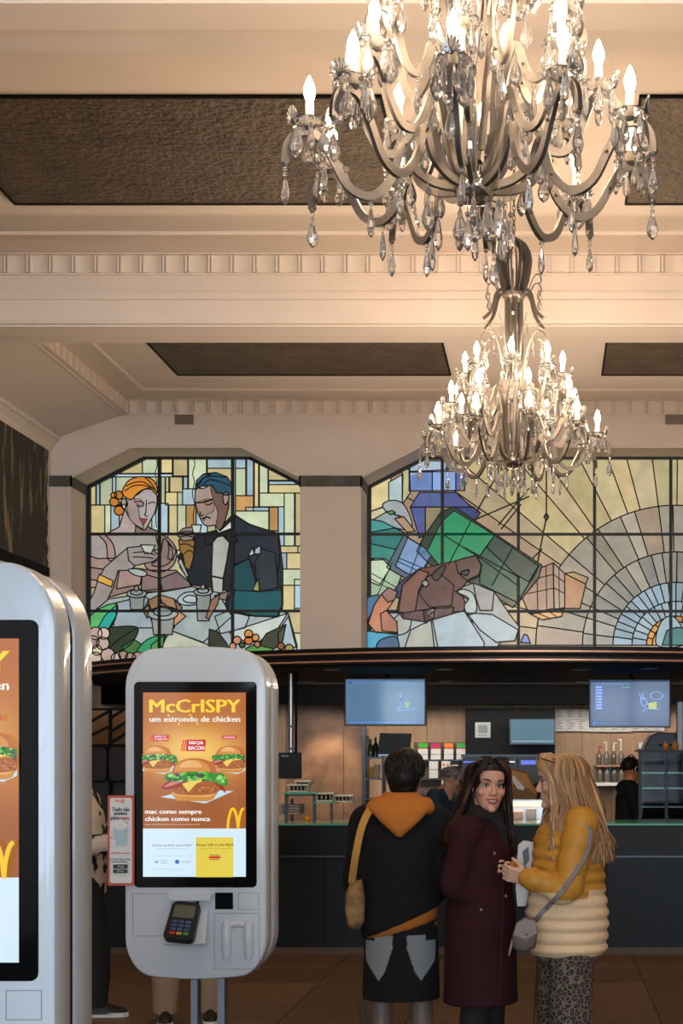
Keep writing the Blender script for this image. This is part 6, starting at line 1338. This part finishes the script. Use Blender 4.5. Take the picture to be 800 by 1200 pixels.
J = stand(el_l=V((.24, -.06, 1.12)), wr_l=V((.12, -.24, 1.12)), el_r=V((-.23, -.05, 1.1)), wr_r=V((-.13, -.26, 1.1)), hd_l=V((-.3, -1, 0)), hd_r=V((.3, -1, 0)), hn_l=V((0, 0, -1)), hn_r=V((0, 0, -1)), ht_l=V((-1, 0, 0)), ht_r=V((1, 0, 0)))
t = staff(737, 13.75, 1.75, 'dark haired staff member in black with a headset beside the glass display case', V((0, -.03, 1.56)), Rz(.35), J, [(26, 22, 21), (36, 30, 28)], (222, 142, 96), (30, 30, 34), bare=False)
hs = thing('headset', 'white ringed headset worn by the staff member beside the display case', 'headset', (0, 0, 0)); M = Matrix.Translation(t.location) @ Matrix.Rotation(t.rotation_euler.z, 4, 'Z'); p = lambda x, y, z: M @ (V((0, -.03, 1.56))+Rz(.35) @ V((x, y, z))); hs.location = p(0, .02, .14); L = hs.location
MB().tube([p(.1*math.cos(a), .012, .03+.115*math.sin(a))-L for a in [PI*i/12 for i in range(13)]], .006, 6).obj('band', blackm, hs)
for q in (-1, 1):
    e = MB().tube([p(q*.085, .01, .0)-L, p(q*.115, .01, .0)-L], .035, 16).obj('ear_pad', blackm, hs); MB().tube([p(q*.112, .01+.032*math.cos(a), .032*math.sin(a))-L for a in [2*PI*i/14 for i in range(15)]], .005, 6).obj('pad_ring', whitem, e)
# staff member behind the blonde, arm stretched out with a paper bag
J = stand(sh_r=V((-.18, -.02, 1.38)), el_r=V((-.33, -.16, 1.36)), wr_r=V((-.50, -.26, 1.47)), hd_r=V((-1, -.1, .25)), hn_r=V((0, .2, -1)), ht_r=V((0, -1, 0)))
t = staff(662, 13.65, .0, 'staff member in dark uniform behind the blonde, arm stretched out holding a paper bag', V((0, -.03, 1.56)), Rz(-.5), J, [(30, 26, 24), (40, 32, 28)], (206, 152, 126), (36, 44, 56))
pbm = mat('kraft_paper', rgb(190, 138, 84), .7, var=.15, scale=10); pg = thing('paper_bag', 'crumpled brown paper bag with a white label, held behind the two women', 'paper bag', P(600, 940, 13.4)); L = pg.location; dd = 13.4
q = [P(x, y, dd)-L for x, y in ((580, 898), (590, 899), (608, 903), (618, 905), (630, 930), (628, 936), (606, 944), (584, 942))]; n = len(q); vs = []
for dy, sc in ((-.07, .93), (-.04, 1), (.10, 1.0), (.14, .9)): vs += [(v.x*sc, dy+random.uniform(-.012, .012), .12+(v.z-.12)*sc) for v in q]
MB().add(vs, [(i*n+j, i*n+(j+1) % n, (i+1)*n+(j+1) % n, (i+1)*n+j) for i in range(3) for j in range(n)]+[tuple(range(n)), tuple(range(4*n-1, 3*n-1, -1))]).obj('bag_body', pbm, pg)
q = [P(x, y, dd)-L for x, y in ((598, 910), (602, 909), (615, 923), (613, 926), (606, 924))]; MB().add([(v.x, -.088, v.z) for v in q]+[(v.x, -.07, v.z) for v in q], [tuple(range(5)), tuple(range(9, 4, -1))]+[(i, (i+1) % 5, (i+1) % 5+5, i+5) for i in range(5)]).obj('label', mat('label_white', rgb(214, 210, 204), .6), pg)
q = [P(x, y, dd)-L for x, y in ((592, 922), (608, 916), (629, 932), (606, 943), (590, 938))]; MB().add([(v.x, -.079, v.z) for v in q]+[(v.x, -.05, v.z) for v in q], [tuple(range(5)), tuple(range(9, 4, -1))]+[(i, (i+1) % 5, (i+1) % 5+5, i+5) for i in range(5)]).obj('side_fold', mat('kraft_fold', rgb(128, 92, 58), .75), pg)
# ============ two customers mostly hidden by the kiosks
def simple_person(px, d, rz, label, trou, top, skin, pat=None, stance=None, shoes=(blackm, whitem)):
    t = thing('person', label, 'person', (Xp(px, d), d, 0), rz, 'customers at the kiosks'); hd = V((0, .06, 1.55)); R = Rx(.1); J = stand(**(stance or {}))
    body(t, J, hd, R, .96, skin, .009); face_parts(t, hd, R, .96)
    m = MB(); m.loft(rings_smooth([(0, 0, .78, .19, .145), (0, 0, .95, .195, .15), (0, 0, 1.15, .185, .14), (0, 0, 1.3, .2, .135), (0, .0, 1.37, .18, .1), (0, .01, 1.43, .09, .075), (0, .01, 1.465, .07, .07)], 18))
    for q in 'lr': sleeve(m, J, q, r=(.084, .076, .07, .066, .055))
    me = fuse(m, .014, 3, cloth_m, 'jumper'); paint(me, pat or (lambda c, n: rgb(*top))); link('jumper', me, t)
    for q in 'lr':
        m = MB().tube([J['hp_'+q], J['hp_'+q].lerp(J['kn_'+q], .5), J['kn_'+q], J['kn_'+q].lerp(J['an_'+q], .5), J['an_'+q]+V((0, .01, -.015))], [.115, .11, .095, .088, .075], 16); m.obj('trouser_leg', mat('trouser_'+trou[0], rgb(*trou[1]), .85, var=.12, scale=12), t, 60); shoe(t, J['an_'+q], PI, *shoes)
    st = []; rnd = random.Random(int(px))
    for i in range(120):
        a = rnd.uniform(-PI, PI); el = rnd.uniform(-.3, 1.5); v = V((math.cos(el)*math.sin(a)*.082, .018+math.cos(el)*math.cos(a)*.1, .045+math.sin(el)*.086))
        if v.y < -.045 and v.z < .08: continue
        nn = V((v.x, v.y-.02, v.z-.04)).normalized(); st.append([v-nn*.004, v+nn*.005+V((0, .006, -.008)), v+nn*.004+V((0, .01, -.025))])
    hair_locks(t, hd, R, .96, st, [(40, 30, 25), (56, 42, 34)], [((0, .018, .045), (.081, .1, .086))], .008, int(px)); return t
def spots(c, n):
    k = mnoise.noise(c*14); return rgb(30, 28, 28) if k > .12 or c.z < .98 and k > -.6 and False else rgb(196, 184, 168)
simple_person(97, 9.2, PI/2+.1, 'person in spotted cream jumper and black trousers between the two kiosks', ('black', (24, 24, 26)), (200, 190, 176), (206, 160, 136), spots, dict(el_r=V((-.23, -.02, 1.1)), wr_r=V((-.18, -.26, 1.12)), el_l=V((.23, -.02, 1.1)), wr_l=V((.17, -.26, 1.1)), hd_l=V((-.3, -1, 0)), hd_r=V((.3, -1, 0)), an_r=V((-.1, -.11, .085)), kn_r=V((-.1, -.1, .48))))
simple_person(219, 8.9, .25, 'person in beige trousers standing behind the whole kiosk, only the legs showing', ('beige', (150, 128, 104)), (60, 64, 70), (200, 156, 132), None, dict(hp_l=V((.1, 0, .88)), hp_r=V((-.1, 0, .88)), kn_l=V((.13, -.01, .48)), kn_r=V((-.12, -.02, .48)), an_l=V((.14, .02, .085)), an_r=V((-.13, .02, .085))))
